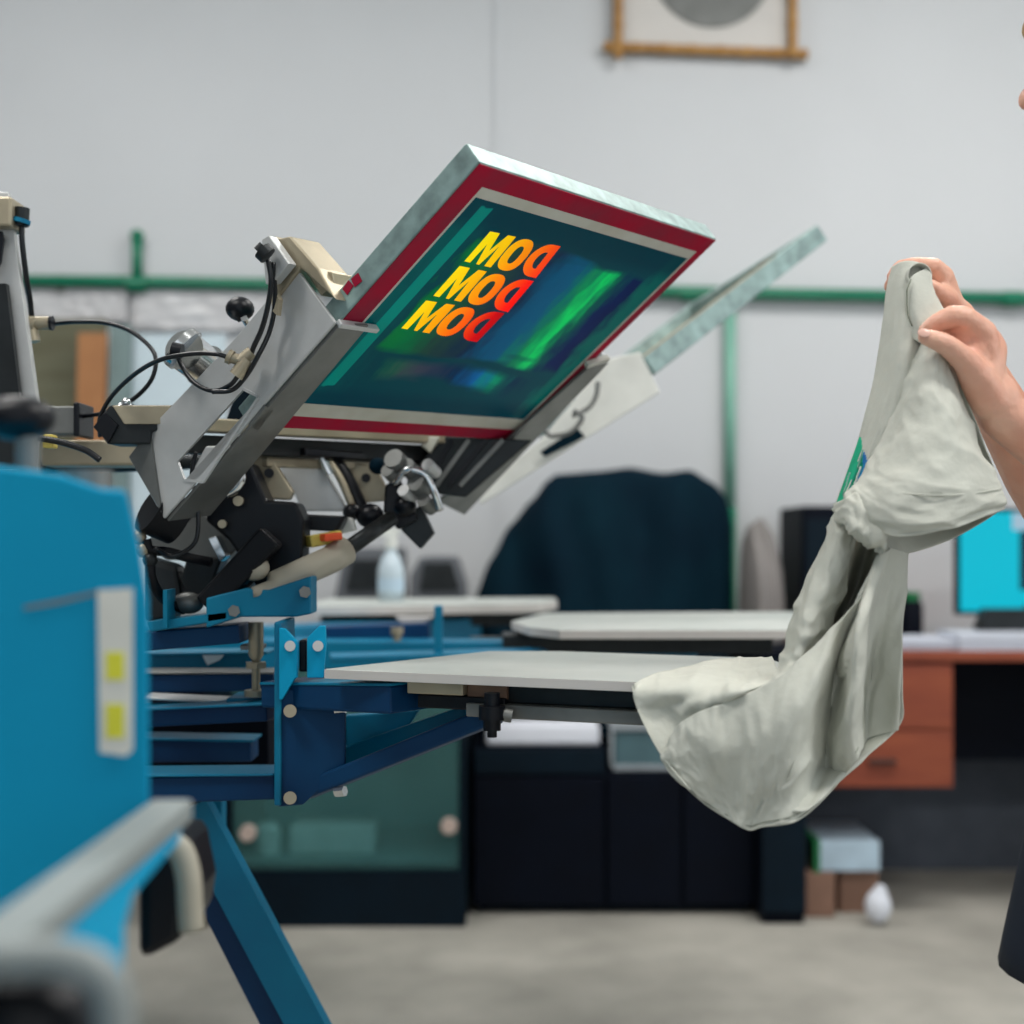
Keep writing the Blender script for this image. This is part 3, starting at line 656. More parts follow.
b=prism(NB(),[W(x,y,1.86) for x,y in ((424,436),(440,437),(430,453),(421,446))],(0,.03,0)); P('end_stop',b,'white_tape',bevel=.002)
for x,y,r,m_ in ((378,466,.012,'cloth_black'),(370,516,.018,'black_plastic'),(405,506,.015,'black_plastic'),(352,512,.012,'black_plastic')):
    b=NB(); ball(b,W(x,y,1.78),r,16,(1,1,.9)); P('clamp_knob',b,m_,smooth=True)
b=prism(NB(),[W(x,y,1.8) for x,y in ((413,512),(420,504),(434,533),(420,549),(401,530))],(0,.035,0)); P('stop_pad',b,'dark_metal',bevel=.002)
b=prism(NB(),[W(x,y,1.79) for x,y in ((385,485),(398,478),(412,500),(418,520),(398,530),(383,512))],(0,.03,0)); P('latch_body',b,'black_plastic',bevel=.003)
for x,y,r in ((398,462,.013),(411,470,.011),(420,486,.012),(408,494,.008),(428,504,.009),(432,468,.008),(392,474,.009)):
    b=NB(); tube(b,[W(x-5,y-4,1.76),W(x+4,y+5,1.78)],r,12); P('toggle_roller',b,'dull_steel' if r>.0085 else 'aluminium',smooth='auto')
b=NB(); tube(b,cat([W(394,484,1.77),W(406,470,1.76),W(424,474,1.76),W(434,492,1.76),(W(440,510,1.77))],6),.005,10); P('latch_spring',b,'chrome',smooth=True)
# dark machinery cluster
b=prism(NB(),[W(x,y,1.66) for x,y in ((215,484),(232,462),(250,462),(266,500),(296,502),(304,520),(302,560),(290,600),(262,604),(250,572),(228,540),(205,520))],(0,.06,0)); hb=P('hinge_body',b,'black_plastic',bevel=.004)
for x,y,r in ((238,501,.006),(222,524,.005)):
    b=NB(); tube(b,[W(x,y,1.64),W(x+1,y,1.66)],r,12); obj('bolt_head',b,'tan_metal',hb,smooth='auto')
b=NB(); tube(b,cat([W(238,468,1.63),W(241,478,1.63),W(236,488,1.63),W(226,494,1.63)],6),.006,10); obj('hinge_clip',b,'chrome',hb,smooth=True)
b=NB(); beam(b,W(272,536,1.62),W(208,606,1.62),.036,.030); P('tilt_arm',b,'black_rubber',bevel=.004)
b=NB(); beam(b,W(258,560,1.7),W(222,604,1.7),.04,.03); P('tilt_arm',b,'dark_metal',bevel=.004)
b=NB(); tube(b,[W(150,508,1.6),W(178,524,1.62)],[.030,.026],22); tube(b,[W(160,500,1.62),W(186,520,1.62)],.02,18); P('rubber_buffer',b,'black_rubber',smooth='auto')
b=prism(NB(),[W(x,y,1.72) for x,y in ((150,530),(198,512),(222,520),(242,545),(226,560),(166,560),(150,548))],(0,.06,0)); P('valve_block',b,'dull_steel',bevel=.003)
b=prism(NB(),[W(x,y,1.68) for x,y in ((208,538),(216,536),(226,556),(220,562))],(0,.03,0)); P('valve_plate',b,'chrome',bevel=.001)
b=prism(NB(),[W(x,y,1.70) for x,y in ((186,560),(222,558),(214,580),(190,604),(180,580))],(0,.05,0)); P('cable_box',b,'dark_metal',bevel=.003)
for x,y in ((139,537),(143,550),(150,560)):
    b=NB(); ball(b,W(x,y,1.6),.009,12); P('cable_gland',b,'tan_metal' if y<555 else 'dark_metal',smooth=True)
P('cable',hose([(146,540,1.6),(150,550,1.6),(168,552,1.61),(190,558,1.62),(210,562,1.64)],.006),'black_rubber',smooth=True)
P('cable',hose([(150,560,1.6),(152,580,1.6),(165,600,1.62),(185,610,1.64)],.006),'black_rubber',smooth=True)
b=prism(NB(),[W(x,y,1.7) for x,y in ((143,556),(176,566),(182,600),(170,622),(143,622))],(0,.05,0)); P('motor_body',b,'dark_metal',bevel=.006)
b=NB(); ball(b,W(188,603,1.64),.016,16,(1.2,1,.8)); P('dome_nut',b,'dull_steel',smooth=True)
b=NB(); ball(b,W(254,568,1.62),.018,18,(1,1,.85)); tube(b,[W(262,552,1.63),W(256,564,1.62)],.010,12); P('pivot_knob',b,'bone_plastic',smooth=True)
b=NB(); tube(b,[W(253,592,1.60),W(272,590,1.62),W(276,584,1.62),W(330,560,1.68),W(344,550,1.7),W(346,549,1.7)],[.006,.012,.016,.017,.019,.012],18); P('gas_strut',b,'bone_plastic',smooth=True)
b=NB(); tube(b,[W(346,550,1.7),W(392,518,1.76)],.010,14); P('strut_rod',b,'dark_metal',smooth=True)
b=NB(); beam(b,W(308,542,1.68),W(340,536,1.7),.02,.014); P('warning_tag',b,'yellow_plastic',bevel=.002)
b=NB(); beam(b,W(322,538,1.67),W(340,536,1.68),.02,.009); P('warning_tag',b,'orange_plastic',bevel=.002,label='orange red plastic tag')
b=prism(NB(),[W(x,y,1.76) for x,y in ((334,515),(352,518),(356,530),(340,534),(330,530))],(0,.02,0)); P('spacer_block',b,'label_white',bevel=.002)
b=prism(NB(),[W(x,y,1.72) for x,y in ((304,514),(346,516),(338,532),(304,530))],(0,.04,0)); P('lock_body',b,'black_plastic',bevel=.004)
# blue upper brackets
b=prism(NB(),[W(x,y,1.6) for x,y in ((206,598),(246,588),(268,590),(311,576),(311,614),(296,617),(240,617),(206,628))],(0,.05,0)); ub=P('head_bracket',b,'press_blue',bevel=.002)
for x,y in ((234,611),(305,592)):
    b=NB(); tube(b,[W(x,y,1.585),W(x,y,1.602)],.007,6); obj('bolt_head',b,'dull_steel',ub)
b=prism(NB(),[W(x,y,1.6) for x,y in ((146,622),(228,612),(228,620),(150,632))],(0,.06,0)); P('head_bracket',b,'press_blue',bevel=.002)
b=NB(); box(b,W(163,628,1.59),W(167,590,1.59)+V((0,.04,0))); P('bracket_rib',b,'press_blue')
bar(146,640,1.66,245,632,1.66,.07,.022,'press_blue_shaded','support_beam')
# hub and beams
b=NB(); bmesh.ops.create_cone(b,cap_ends=True,segments=72,radius1=.88,radius2=.88,depth=.05,matrix=Matrix.Translation((-1.45,2.3,.90)))
bmesh.ops.create_cone(b,cap_ends=True,segments=72,radius1=.80,radius2=.80,depth=.16,matrix=Matrix.Translation((-1.45,2.3,.79)))
bmesh.ops.create_cone(b,cap_ends=True,segments=72,radius1=.90,radius2=.90,depth=.03,matrix=Matrix.Translation((-1.45,2.3,.70)))
P('hub',b,'press_blue',bevel=.003)
b=NB(); bmesh.ops.create_cone(b,cap_ends=True,segments=48,radius1=.22,radius2=.20,depth=.69,matrix=Matrix.Translation((-1.45,2.3,.345))); P('pedestal',b,'press_blue_shaded',bevel=.004)
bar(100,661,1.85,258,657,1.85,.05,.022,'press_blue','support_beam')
bar(100,653,1.85,272,651,1.85,.07,.004,'press_blue','beam_strip')
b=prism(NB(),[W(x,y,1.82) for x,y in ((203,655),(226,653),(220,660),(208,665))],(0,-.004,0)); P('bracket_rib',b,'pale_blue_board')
bar(100,683,1.78,277,680,1.78,.05,.022,'press_blue_shaded','support_beam')
bar(100,671,1.78,277,671,1.78,.06,.003,'dull_steel','beam_strip')
bar(146,696,1.72,232,700,1.72,.05,.004,'aluminium','beam_strip')
bar(232,699,1.7,277,699,1.7,.07,.010,'press_blue','beam_strip')
bar(100,718,1.72,277,709,1.66,.06,.022,'press_blue_shaded','support_beam')
bar(100,709,1.71,277,701,1.65,.07,.003,'press_blue','beam_strip')  # thin strip in the lit blue stands for the beam's bright top edge
bar(100,749,1.80,255,748,1.80,.05,.028,'press_blue_shaded','support_beam')
bar(100,735,1.8,258,738,1.8,.06,.003,'press_blue','beam_strip')
bar(80,789,1.66,283,782,1.62,.06,.030,'press_blue_shaded','support_beam')
bar(80,772,1.66,283,770,1.62,.07,.003,'press_blue','beam_strip')
bar(150,752,1.98,275,748,1.98,.10,.12,'cabinet_black','hub_cover')
# arm bracket
b=prism(NB(),[W(x,y,1.56) for x,y in ((275,684),(345,708),(345,765),(303,805),(278,807),(274,800))],(0,.012,0)); ap=P('arm_side_plate',b,'press_blue_shaded',bevel=.0015)
for x,y in ((290,711),(290,798)):
    b=NB(); tube(b,[W(x,y,1.545),W(x,y,1.562)],.0072,20); obj('bolt_head',b,'tan_metal',ap,smooth='auto')
for x,y in ((341,708),(341,791)):
    b=NB(); tube(b,[W(x-5,y+1,1.555),W(x+4,y,1.55)],.006,6); obj('bolt_nut',b,'chrome',ap)
b=NB(); box(b,W(274,806,1.555),W(281,622,1.555)+V((0,.10,0))); P('arm_post',b,'press_blue',bevel=.002)
for xs_ in ((279,628,297,684),(307,626,325,678)):
    x0,y0,x1,y1=xs_
    if x0<290: pts=[(x0,y0),(x0+6,y0+1),(x1,y0+14),(x1,y1-6),(x1-2,y1-6),(x0+3,y1+16),(x0,y1+16)]
    else: pts=[(x1,y0),(x1-6,y0),(x0,y0+12),(x0,y1),(x1-2,y1),(x1+1,y0+18)]
    b=prism(NB(),[W(x,y,1.55) for x,y in pts],(0,.010,0)); lg=P('bracket_lug',b,'housing_blue',bevel=.001)
    b=NB(); xx=(x0+x1)/2+2; tube(b,[W(xx,646,1.54),W(xx,646,1.552)],.006,12); obj('bolt_head',b,'aluminium',lg,smooth='auto')
b=NB(); box(b,W(299,672,1.57),W(307,640,1.57)+V((0,.03,0))); P('clamp_screw',b,'black_plastic',bevel=.002)
# levelling bolts
b=NB(); tube(b,[W(256,692,1.66),W(256,660,1.66),W(256,655,1.66),W(256,622,1.66)],[.005,.005,.009,.009],14); tube(b,[W(256,696,1.66),W(256,690,1.66)],.014,14); tube(b,[W(256,668,1.66),W(256,662,1.66)],.013,6); P('levelling_bolt',b,'tan_metal',smooth='auto')
b=NB(); box(b,W(240,650,1.66),W(262,645,1.66)+V((0,.03,0))); P('spring_clip',b,'dull_steel',bevel=.001)
# arm beams
ZA=.908
b=NB(); beam(b,W(283,692,1.62),W(412,697,1.50),.07,.030); P('platen_arm',b,'press_blue_shaded',bevel=.003)
b=NB(); beam(b,W(283,681,1.62),W(414,682,1.50),.074,.003); P('beam_strip',b,'press_blue',bevel=.001)  # strip in the lit blue stands for the beam's light top face
b=NB(); beam(b,W(300,793,1.60),W(492,716,1.50),.05,.020); P('diagonal_brace',b,'press_blue_shaded',bevel=.003)  # dark bar stands for the brace's shaded underside
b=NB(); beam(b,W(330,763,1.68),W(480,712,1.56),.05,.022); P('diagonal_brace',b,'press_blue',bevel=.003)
b=prism(NB(),[W(x,y,1.64) for x,y in ((344,716),(420,710),(408,728),(346,751))],(0,.02,0)); P('gusset_plate',b,'press_blue',bevel=.002)
for x,y in ((450,737),):
    b=NB(); tube(b,[W(x-2,y,1.54),W(x+5,y-2,1.54)],.006,6); P('brace_bolt',b,'chrome')
# platen A
zp=.922
def plate(pts,z,th,m,name,edge,sup=True,r=0,label=None):
    c=[on_z(x,y,z) for x,y in pts]
    b=prism(NB(),c,(0,0,-th)); o=P(name,b,m,bevel=.0015,label=label)
    b=NB()
    for i in range(len(c)):
        j=(i+1)%len(c); beam(b,c[i]+V((0,0,-th/2)),c[j]+V((0,0,-th/2)),.002,th*.9)
    obj('edge_band',b,edge,o); return o,c
pA,cA=plate([(325,669),(490,651),(560,651),(765,658),(786,664),(802,688)],zp,.0105,'platen_top','platen','platen_edge')
ax=(cA[5]-cA[0]).normalized(); an=V((-ax.y,ax.x,0))
q0=cA[0]+ax*.055+an*.03
def rail(a0,a1,off,zt,w,h,m,name): 
    b=NB(); p=cA[0]+ax*a0+an*off; q=cA[0]+ax*a1+an*off; p.z=q.z=zt-h/2; beam(b,p,q,w,h); return P(name,b,m,bevel=.0015)
rail(.09,.155,.035,zp-.0108,.04,.013,'tan_metal','wood_packer')
rail(.155,.20,.05,zp-.0108,.05,.018,'plywood','wood_packer')
rail(.18,.50,.06,zp-.0108,.06,.020,'dark_metal','platen_rail')
rail(.10,.20,.045,zp-.025,.05,.014,'black_plastic','platen_rail')
rail(.158,.46,.03,zp-.031,.03,.014,'dull_steel','slide_bar')
rail(.40,.50,.03,zp-.0108,.06,.016,'plywood','wood_packer')
b=NB()
for (z0,z1,r) in ((.885,.905,.008),(.878,.892,.0135),(.867,.878,.009),(.860,.867,.005)):
    p=W(492,0,1.42); tube(b,[(p.x,1.42,z0),(p.x,1.42,z1)],r,18)
p=W(492,0,1.42); P('platen_lock_knob',b,'black_plastic',smooth='auto')
b=NB(); tube(b,[W(500,714,1.42),W(512,716,1.42)],.007,12); P('lock_pin',b,'dull_steel',smooth='auto')
# platens B and C with their arms
pC,cC=plate([(512,621),(545,613),(860,611),(880,630),(560,630),(530,627)],zp,.014,'platen_top','platen','platen_edge')
pB,cB=plate([(313,602),(330,598.5),(554,597.5),(557,600.5),(540,603.5),(430,605),(313,606)],zp,.02,'platen_top','platen','platen_edge')
for c,(xa,ya) in ((cC,(300,650)),(cB,(240,625))):
    ctr=sum(c,V((0,0,0)))/len(c); ctr.z=zp-.06
    hubp=V((-.9,2.5,zp-.06))
    b=NB(); beam(b,ctr+V((.08,0,0)),hubp,.08,.05); P('platen_arm',b,'press_blue',bevel=.003)
    b=NB(); beam(b,ctr+V((.2,0,.024)),ctr+V((-.25,0,.024)),.10,.030); P('platen_rail',b,'dark_metal',bevel=.002)
b=NB(); p=W(397,0,2.4); tube(b,[(p.x,2.4,.84),(p.x,2.4,.900)],.007,12); tube(b,[(p.x,2.4,.898),(p.x,2.4,.910)],.011,12); P('levelling_bolt',b,'tan_metal',smooth='auto')
b=NB(); box(b,W(434,657,2.2),W(442,606,2.2)+V((0,.03,0))); P('stop_blade',b,'press_blue',bevel=.002)
bar(330,658,2.2,545,652,2.25,.08,.010,'press_blue','arm_flange')
bar(320,640,2.5,430,636,2.5,.08,.05,'press_blue_shaded','support_beam')
b=prism(NB(),[W(x,y,2.5) for x,y in ((395,617),(434,617),(424,622),(410,630),(402,624))],(0,.03,0)); P('platen_clamp',b,'platen_edge',bevel=.002)
bar(470,645,2.62,600,647,2.6,.05,.03,'dark_metal','platen_rail')
# legs
def leg(p,q,w,h,m='press_blue'):
    p=V(p);q=V(q); b=NB(); beam(b,p,q,w,h,up=V((0,1,0))); return b
t0=W(192,806,1.75); t1=W(300,1010,1.75); dr=(t1-t0); t2=t0+dr*(t0.z/(t0.z-t1.z)); t2.z=.004
P('leg',leg(t0,t2,.045,.029),'press_blue')
t0b=t0+V((-.035,.0,-.015)); P('leg',leg(t0b+V((0,.03,0)),t2+V((-.06,.03,0)),.03,.03),'press_blue_shaded')  # dark bar stands for the shaded side of the leg
b=NB(); box(b,(W(198,0,1.8).x,1.8,.0),(W(222,0,1.8).x,1.84,.72)); b.free()
b=NB(); box(b,(W(196,0,1.85).x,1.85,.60),(W(222,0,1.85).x,1.88,.72)); P('leg_mount',b,'press_blue',bevel=.002)
for ang in (110,170,235):
    a=math.radians(ang); P('leg',leg((-1.45+.4*math.cos(a),2.3+.4*math.sin(a),.68),(-1.45+1.1*math.cos(a),2.3+1.1*math.sin(a),.004),.045,.036),'press_blue')
# ------------------------------------------------------------------ blue housing in the foreground
hs=thing('control_cabinet','large blue sheet metal housing in the near left corner on a blue post','machine housing',(-.36,.9,0))
d=.86
b=prism(NB(),[W(x,y,d) for x,y in ((-140,462),(0,466),(60,474),(100,488),(127,490),(140,545),(149,600),(150,800),(146,850),(128,905),(-140,1160))],(-.075,.16,0)); obj('cover',b,'housing_blue',hs,bevel=.004)
b=prism(NB(),[W(x,y,d-.001) for x,y in ((98,590),(133,588),(133,750),(126,756),(100,752))],(0,-.0012,0)); lb=obj('warning_label',b,'label_white',hs,label='white vertical label with two yellow squares')
for y0,y1 in ((652,680),(704,738)):
    b=prism(NB(),[W(x,y,d-.0022) for x,y in ((106,y0),(124,y0),(124,y1),(106,y1))],(0,-.0006,0)); obj('yellow_square',b,'yellow_square',lb)
b=NB(); 
P1=[W(x,y,d-.0006) for x,y in ((24,610),(60,604),(100,594),(100,590),(60,599),(24,606))]; prism(b,P1,(0,-.0006,0)); obj('scratch',b,'dull_steel',hs)
# bits on top
for x0,x1,y0 in ((16,40,430),(60,112,470)):
    b=NB(); p=W(x0,476 if x0<50 else 486,.93); q=W(x1,y0,.93); tube(b,[((p.x+q.x)/2,.93,p.z-.012),((p.x+q.x)/2,.93,q.z)],(q.x-p.x)/2,16); obj('pipe_stub',b,'dull_steel',hs,smooth='auto')
b=NB(); ball(b,W(18,418,.93),.019,18,(1.3,1,.8)); obj('lever_knob',b,'black_plastic',hs,smooth=True)
# rail running towards the viewer
xr0,xr1=-.222,-.196
b=NB(); box(b,(xr0+.001,.36,.888),(xr1,.86,.901)); obj('guide_rail',b,'pale_metal',hs,bevel=.002)
b=NB(); prism(b,[(xr1-.003,.42,.887),(xr1-.003,.85,.887),(xr1-.003,.84,.878),(xr1-.003,.735,.872),(xr1-.003,.722,.862),(xr1-.003,.722,.80),(xr1-.003,.42,.80)],(-.022,0,0)); obj('lower_cover',b,'housing_blue',hs,bevel=.003)
b=NB(); box(b,(-.265,.70,.0),(-.225,.74,.80)); obj('post',b,'press_blue_shaded',hs,bevel=.003)
b=NB(); box(b,(-.50,.84,.0),(-.46,.88,.90)); obj('post',b,'press_blue_shaded',hs,bevel=.003)
b=NB(); box(b,(-.52,.66,.0),(-.22,.92,.012)); obj('foot_plate',b,'dark_metal',hs,bevel=.002)
b=NB(); tube(b,cat([W(-60,950,.52),W(0,958,.52),W(60,958,.52),W(98,972,.52),W(114,1005,.52),W(118,1090,.52)],6),.0075,16); obj('bent_pipe',b,'pale_metal',hs,smooth=True)
b=NB(); ball(b,W(28,1030,.54),.0255,18,(1.2,1,1)); obj('drive_cover',b,'black_plastic',hs,smooth=True)
b=NB(); tube(b,cat([W(164,842,.98),W(180,850,.98),W(188,875,.98),W(190,905,.98),W(192,930,.98)],6),.009,14); obj('cable_conduit',b,'bone_plastic',hs,smooth=True)
b=prism(NB(),[W(x,y,1.02) for x,y in ((136,850),(178,840),(190,900),(184,940),(136,965))],(0,.10,0)); obj('motor_body',b,'black_plastic',hs,bevel=.01)
# ------------------------------------------------------------------ second screen, further round the press
GB=5
az=math.radians(28); T=math.radians(43)
g_o=V((math.cos(T)*math.cos(az),math.cos(T)*math.sin(az),math.sin(T))); g_b=V((-math.sin(az),math.cos(az),0)); g_n=g_b.cross(g_o)
if g_n.z<0: g_n=-g_n
O2=W(656,374,2.3)
p_t=W(827,240,2.3+.35*math.cos(T)*math.sin(az)); 
def S2(a,b_,n=0): return O2+g2*a+g_b*b_+g_n2*n
g2=(W(828,240,2.52)-O2); L2=g2.length; g2.normalize(); vd=(O2-V((0,0,CZ))).normalized(); g_b=(vd-g2*vd.dot(g2)).normalized(); g_b=Matrix.Rotation(math.radians(GB),3,g2)@g_b; g_n2=g2.cross(g_b).normalized()
if g_n2.z<0: g_n2=-g_n2
t=thing('printing_screen','out of focus bare metal screen frame seen edge-on behind the first','printing screen',O2)
obj('screen_frame',ring(NB(),0,L2,0,.42,.035,0,.034,P=S2),'galvanised',t,bevel=.002)
b=prism(NB(),[S2(.03,.03,.006),S2(L2-.03,.03,.006),S2(L2-.03,.39,.006),S2(.03,.39,.006)],g_n2*.001); obj('stencil_mesh',b,'mesh_beige',t)
b=prism(NB(),[S2(.002,.001,.0345),S2(L2*.75,.001,.0345),S2(L2*.75,.034,.0345),S2(.002,.034,.0345)],g_n2*.001); obj('edge_tape',b,'tan_metal',t)
# its holder
b=prism(NB(),[W(x,y,2.28) for x,y in ((640,352),(660,392),(548,462),(480,505),(478,492),(540,440),(610,358))],(0,.02,0)); c2=P('side_channel',b,'label_white',bevel=.002)
b=prism(NB(),[W(x,y,2.27) for x,y in ((577,428),(585,437),(545,457),(540,452))],(0,-.004,0)); obj('slot',b,'cloth_black',c2)
P('air_hose',hose([(598,382,2.24),(596,396,2.24),(588,408,2.24),(572,416,2.24)],.004),'dull_steel',smooth=True)
P('air_hose',hose([(574,410,2.22),(582,418,2.22),(570,432,2.22),(552,436,2.22),(545,430,2.22)],.004),'dull_steel',smooth=True)
# spray bottle standing on the rear platen
p=W(391,0,3.2); t=thing('spray_bottle','clear spray bottle standing on the rear platen','bottle',(p.x,3.2,zp))
b=NB(); x,y=p.x,3.2; z0=zp+.0008
tube(b,[(x,y,z0),(x,y,z0+.07),(x,y,z0+.095),(x,y,z0+.11),(x,y,z0+.12)],[.03,.03,.022,.012,.012],20); obj('bottle_body',b,'clear_plastic',t,smooth=True)
b=NB(); tube(b,[(x,y,z0+.118),(x,y,z0+.14)],.014,16); prism(b,[(x+.012,y-.008,z0+.14),(x-.03,y-.008,z0+.15),(x-.03,y-.008,z0+.165),(x+.02,y-.008,z0+.165)],(0,.016,0)); obj('spray_head',b,'label_white',t,bevel=.001)
b=NB(); tube(b,[(x,y,z0+.02),(x,y,z0+.05)],.0305,20); obj('bottle_label',b,'blue_white_box',t,smooth='auto')
# ------------------------------------------------------------------ the shirt held over the platen
def safe(p):
    """keep the cloth on top of / in front of the platen"""
    x,y,d=p
    if x<815 and y>650:
        e=193.5/(129+(x-325)*19/477)
        return (x,y,min(d,e-.032) if y>669+(x-325)*19/477 else min(d,193.5/(y-540)-.034))
    return p
def grid(rows,nu=10,nv=10):
    """smooth surface through rows of (px,py,d) control points; returns list of lists of points"""
    nu=int(nu*1.7); nv=int(nv*1.7); R=[cat([W(*safe(p)) for p in r],nu) for r in rows]; C=[cat([r[i] for r in R],nv) for i in range(len(R[0]))]
    return [[C[i][j] for i in range(len(C))] for j in range(len(C[0]))]
def put(bm,G,wr=0,sc=(40,40,40),seed=0,mi=0,off=0):
    n,m_=len(G),len(G[0]); N=[[None]*m_ for _ in range(n)]
    for j in range(n):
        for i in range(m_):
            du=G[j][min(i+1,m_-1)]-G[j][max(i-1,0)]; dv=G[min(j+1,n-1)][i]-G[max(j-1,0)][i]
            k=du.cross(dv); N[j][i]=k.normalized() if k.length>1e-12 else V((0,-1,0))
            if N[j][i].y>0: N[j][i]=-N[j][i]
    vs=[]
    for j in range(n):
        row=[]
        for i in range(m_):
            p=G[j][i]; e=1.0
            if wr:
                q=V((i/(m_-1)*sc[0]+seed,j/(n-1)*sc[1]+seed*.37,sc[2]*.1)); f=noise.noise(q)+.5*noise.noise(q*2.3)
                f=(1-abs(f)*2.2)*.75; g=noise.noise(q*3.1+V((7,3,1))); h=noise.noise(q*6.5); f+=(.5-abs(g)*1.6)*.35+(.3-abs(h))*.12
                p=p+N[j][i]*(wr*f)
            row.append(bm.verts.new(p+N[j][i]*off))
        vs.append(row)
    for j in range(n-1):
        for i in range(m_-1):
            f=bm.faces.new((vs[j][i],vs[j][i+1],vs[j+1][i+1],vs[j+1][i])); f.material_index=mi; f.smooth=True
    return vs
shirt=thing('t_shirt','pale sage green cotton t-shirt with a blue-green print hanging crumpled from two hands','t-shirt',W(760,750,1.36))
bm=NB()
# upper panel with the print
UP=[[(893,267,1.405),(904,262,1.39),(917,263,1.385),(927,271,1.39)],
    [(888,285,1.405),(899,283,1.385),(912,284,1.375),(930,288,1.385)],
    [(885,315,1.40),(898,315,1.375),(912,316,1.365),(938,318,1.375)],
    [(879,355,1.40),(893,355,1.37),(906,355,1.355),(924,352,1.36)],
    [(871,395,1.40),(886,396,1.37),(898,397,1.355),(910,396,1.36)],
    [(860,435,1.40),(872,438,1.375),(884,440,1.36),(893,440,1.36)],
    [(848,470,1.40),(858,473,1.38),(869,476,1.365),(878,477,1.355)],
    [(836,504,1.39),(843,506,1.375),(851,508,1.36),(860,507,1.35)]]
GU=grid(UP,10,10); put(bm,GU,.0016,(2.2,1.6,1),3)
# roll at the collar (open tube end)
c0=V(W(918,277,1.375)); 
rl=[]
for k in range(25):
    a=math.radians(-60+k*300/24); rl.append([c0+V((math.cos(a)*.0115,0,math.sin(a)*.0125))+V((0,-.006+.05*s_,-.002*s_)) for s_ in (0,.35,.7,1.0)])
put(bm,rl)
# flap from the collar towards the near hand
FL=[[(926,268,1.372),(931,275,1.368),(929,284,1.366)],[(910,279,1.368),(930,300,1.356),(942,308,1.36)],[(907,300,1.366),(924,318,1.35),(952,320,1.352)],[(908,322,1.364),(922,333,1.348),(942,338,1.35)],[(913,338,1.36),(922,344,1.346),(936,350,1.348)]]
put(bm,grid(FL,8,8),.0010,(1.5,1.2,1),5)
# sleeve, bulging towards the viewer
SL=[[(924,338,1.352),(932,342,1.34),(941,348,1.338),(950,358,1.345)],
    [(908,372,1.355),(926,378,1.325),(944,384,1.322),(958,390,1.345)],
    [(898,405,1.36),(922,414,1.312),(950,418,1.310),(969,420,1.345)],
    [(884,435,1.355),(915,448,1.300),(955,452,1.300),(983,452,1.345)],
    [(868,466,1.345),(905,478,1.290),(955,480,1.290),(996,480,1.345)],
    [(855,486,1.335),(895,500,1.285),(955,502,1.285),(1002,492,1.345)],
    [(846,498,1.33),(890,520,1.285),(950,518,1.282),(1004,503,1.345)],
    [(862,515,1.325),(893,535,1.288),(945,528,1.285),(1003,508,1.347)]]
GS=grid(SL,14,9); put(bm,GS,.0040,(2.2,3.6,1),11)
# sleeve inside: back layer and closed crown
SI=[[(1003,507,1.349),(985,521,1.375),(950,540,1.40),(910,553,1.40),(884,552,1.37)],
    [(1003,500,1.352),(985,508,1.385),(950,515,1.415),(905,520,1.41),(880,515,1.38)],
    [(995,470,1.352),(975,470,1.385),(945,470,1.41),(905,470,1.40),(875,470,1.375)],
    [(972,412,1.350),(958,412,1.37),(940,412,1.385),(918,412,1.385),(893,412,1.368)],
    [(952,362,1.350),(945,362,1.358),(938,360,1.362),(930,358,1.362),(924,355,1.358)]]
put(bm,grid(SI,10,8),.001,(2,2,1),2)
# knotted fold under the print
KN=[[(835,505,1.36),(852,494,1.33),(868,500,1.318),(884,516,1.312),(888,528,1.312)],
    [(836,513,1.345),(850,508,1.315),(865,514,1.305),(882,528,1.30),(887,540,1.305)],
    [(838,519,1.34),(850,523,1.31),(862,530,1.302),(876,540,1.30),(884,552,1.305)],
    [(842,522,1.35),(850,530,1.325),(859,538,1.318),(870,545,1.318),(882,553,1.318)],
    [(846,520,1.37),(852,527,1.36),(862,533,1.355),(872,540,1.35),(882,549,1.34)]]
put(bm,grid(KN,10,8),.0055,(2.8,2.0,1),21)
# left strand
LS=[[(836,508,1.36),(842,510,1.345),(850,516,1.345),(858,526,1.36)],
    [(829,532,1.355),(838,536,1.335),(846,541,1.34),(853,548,1.365)],
    [(815,565,1.35),(827,570,1.325),(838,576,1.335),(846,582,1.365)],
    [(799,597,1.345),(814,603,1.32),(826,608,1.33),(836,612,1.36)],
    [(791,630,1.34),(804,636,1.312),(815,640,1.325),(824,640,1.355)],
    [(781,660,1.335),(794,664,1.31),(803,665,1.322),(811,664,1.345)],
    [(767,690,1.33),(776,690,1.305),(785,686,1.315),(796,680,1.335)]]
put(bm,grid(LS,10,10),.0044,(1.6,4.2,1),31)
# pocket between strand and main panel (deep fold)
PK=[[(858,524,1.36),(866,530,1.43),(876,536,1.43),(886,546,1.35)],
    [(850,552,1.365),(858,555,1.45),(870,560,1.45),(884,560,1.345)],
    [(843,584,1.365),(850,588,1.46),(860,590,1.46),(868,584,1.345)],
    [(834,612,1.36),(840,614,1.45),(848,614,1.45),(853,606,1.335)],
    [(823,640,1.355),(828,640,1.43),(836,636,1.43),(838,626,1.325)],
    [(810,664,1.345),(814,662,1.38),(818,656,1.38),(822,644,1.32)],
    [(795,680,1.335),(797,678,1.345),(800,670,1.34),(805,660,1.315)]]
put(bm,grid(PK,8,8))
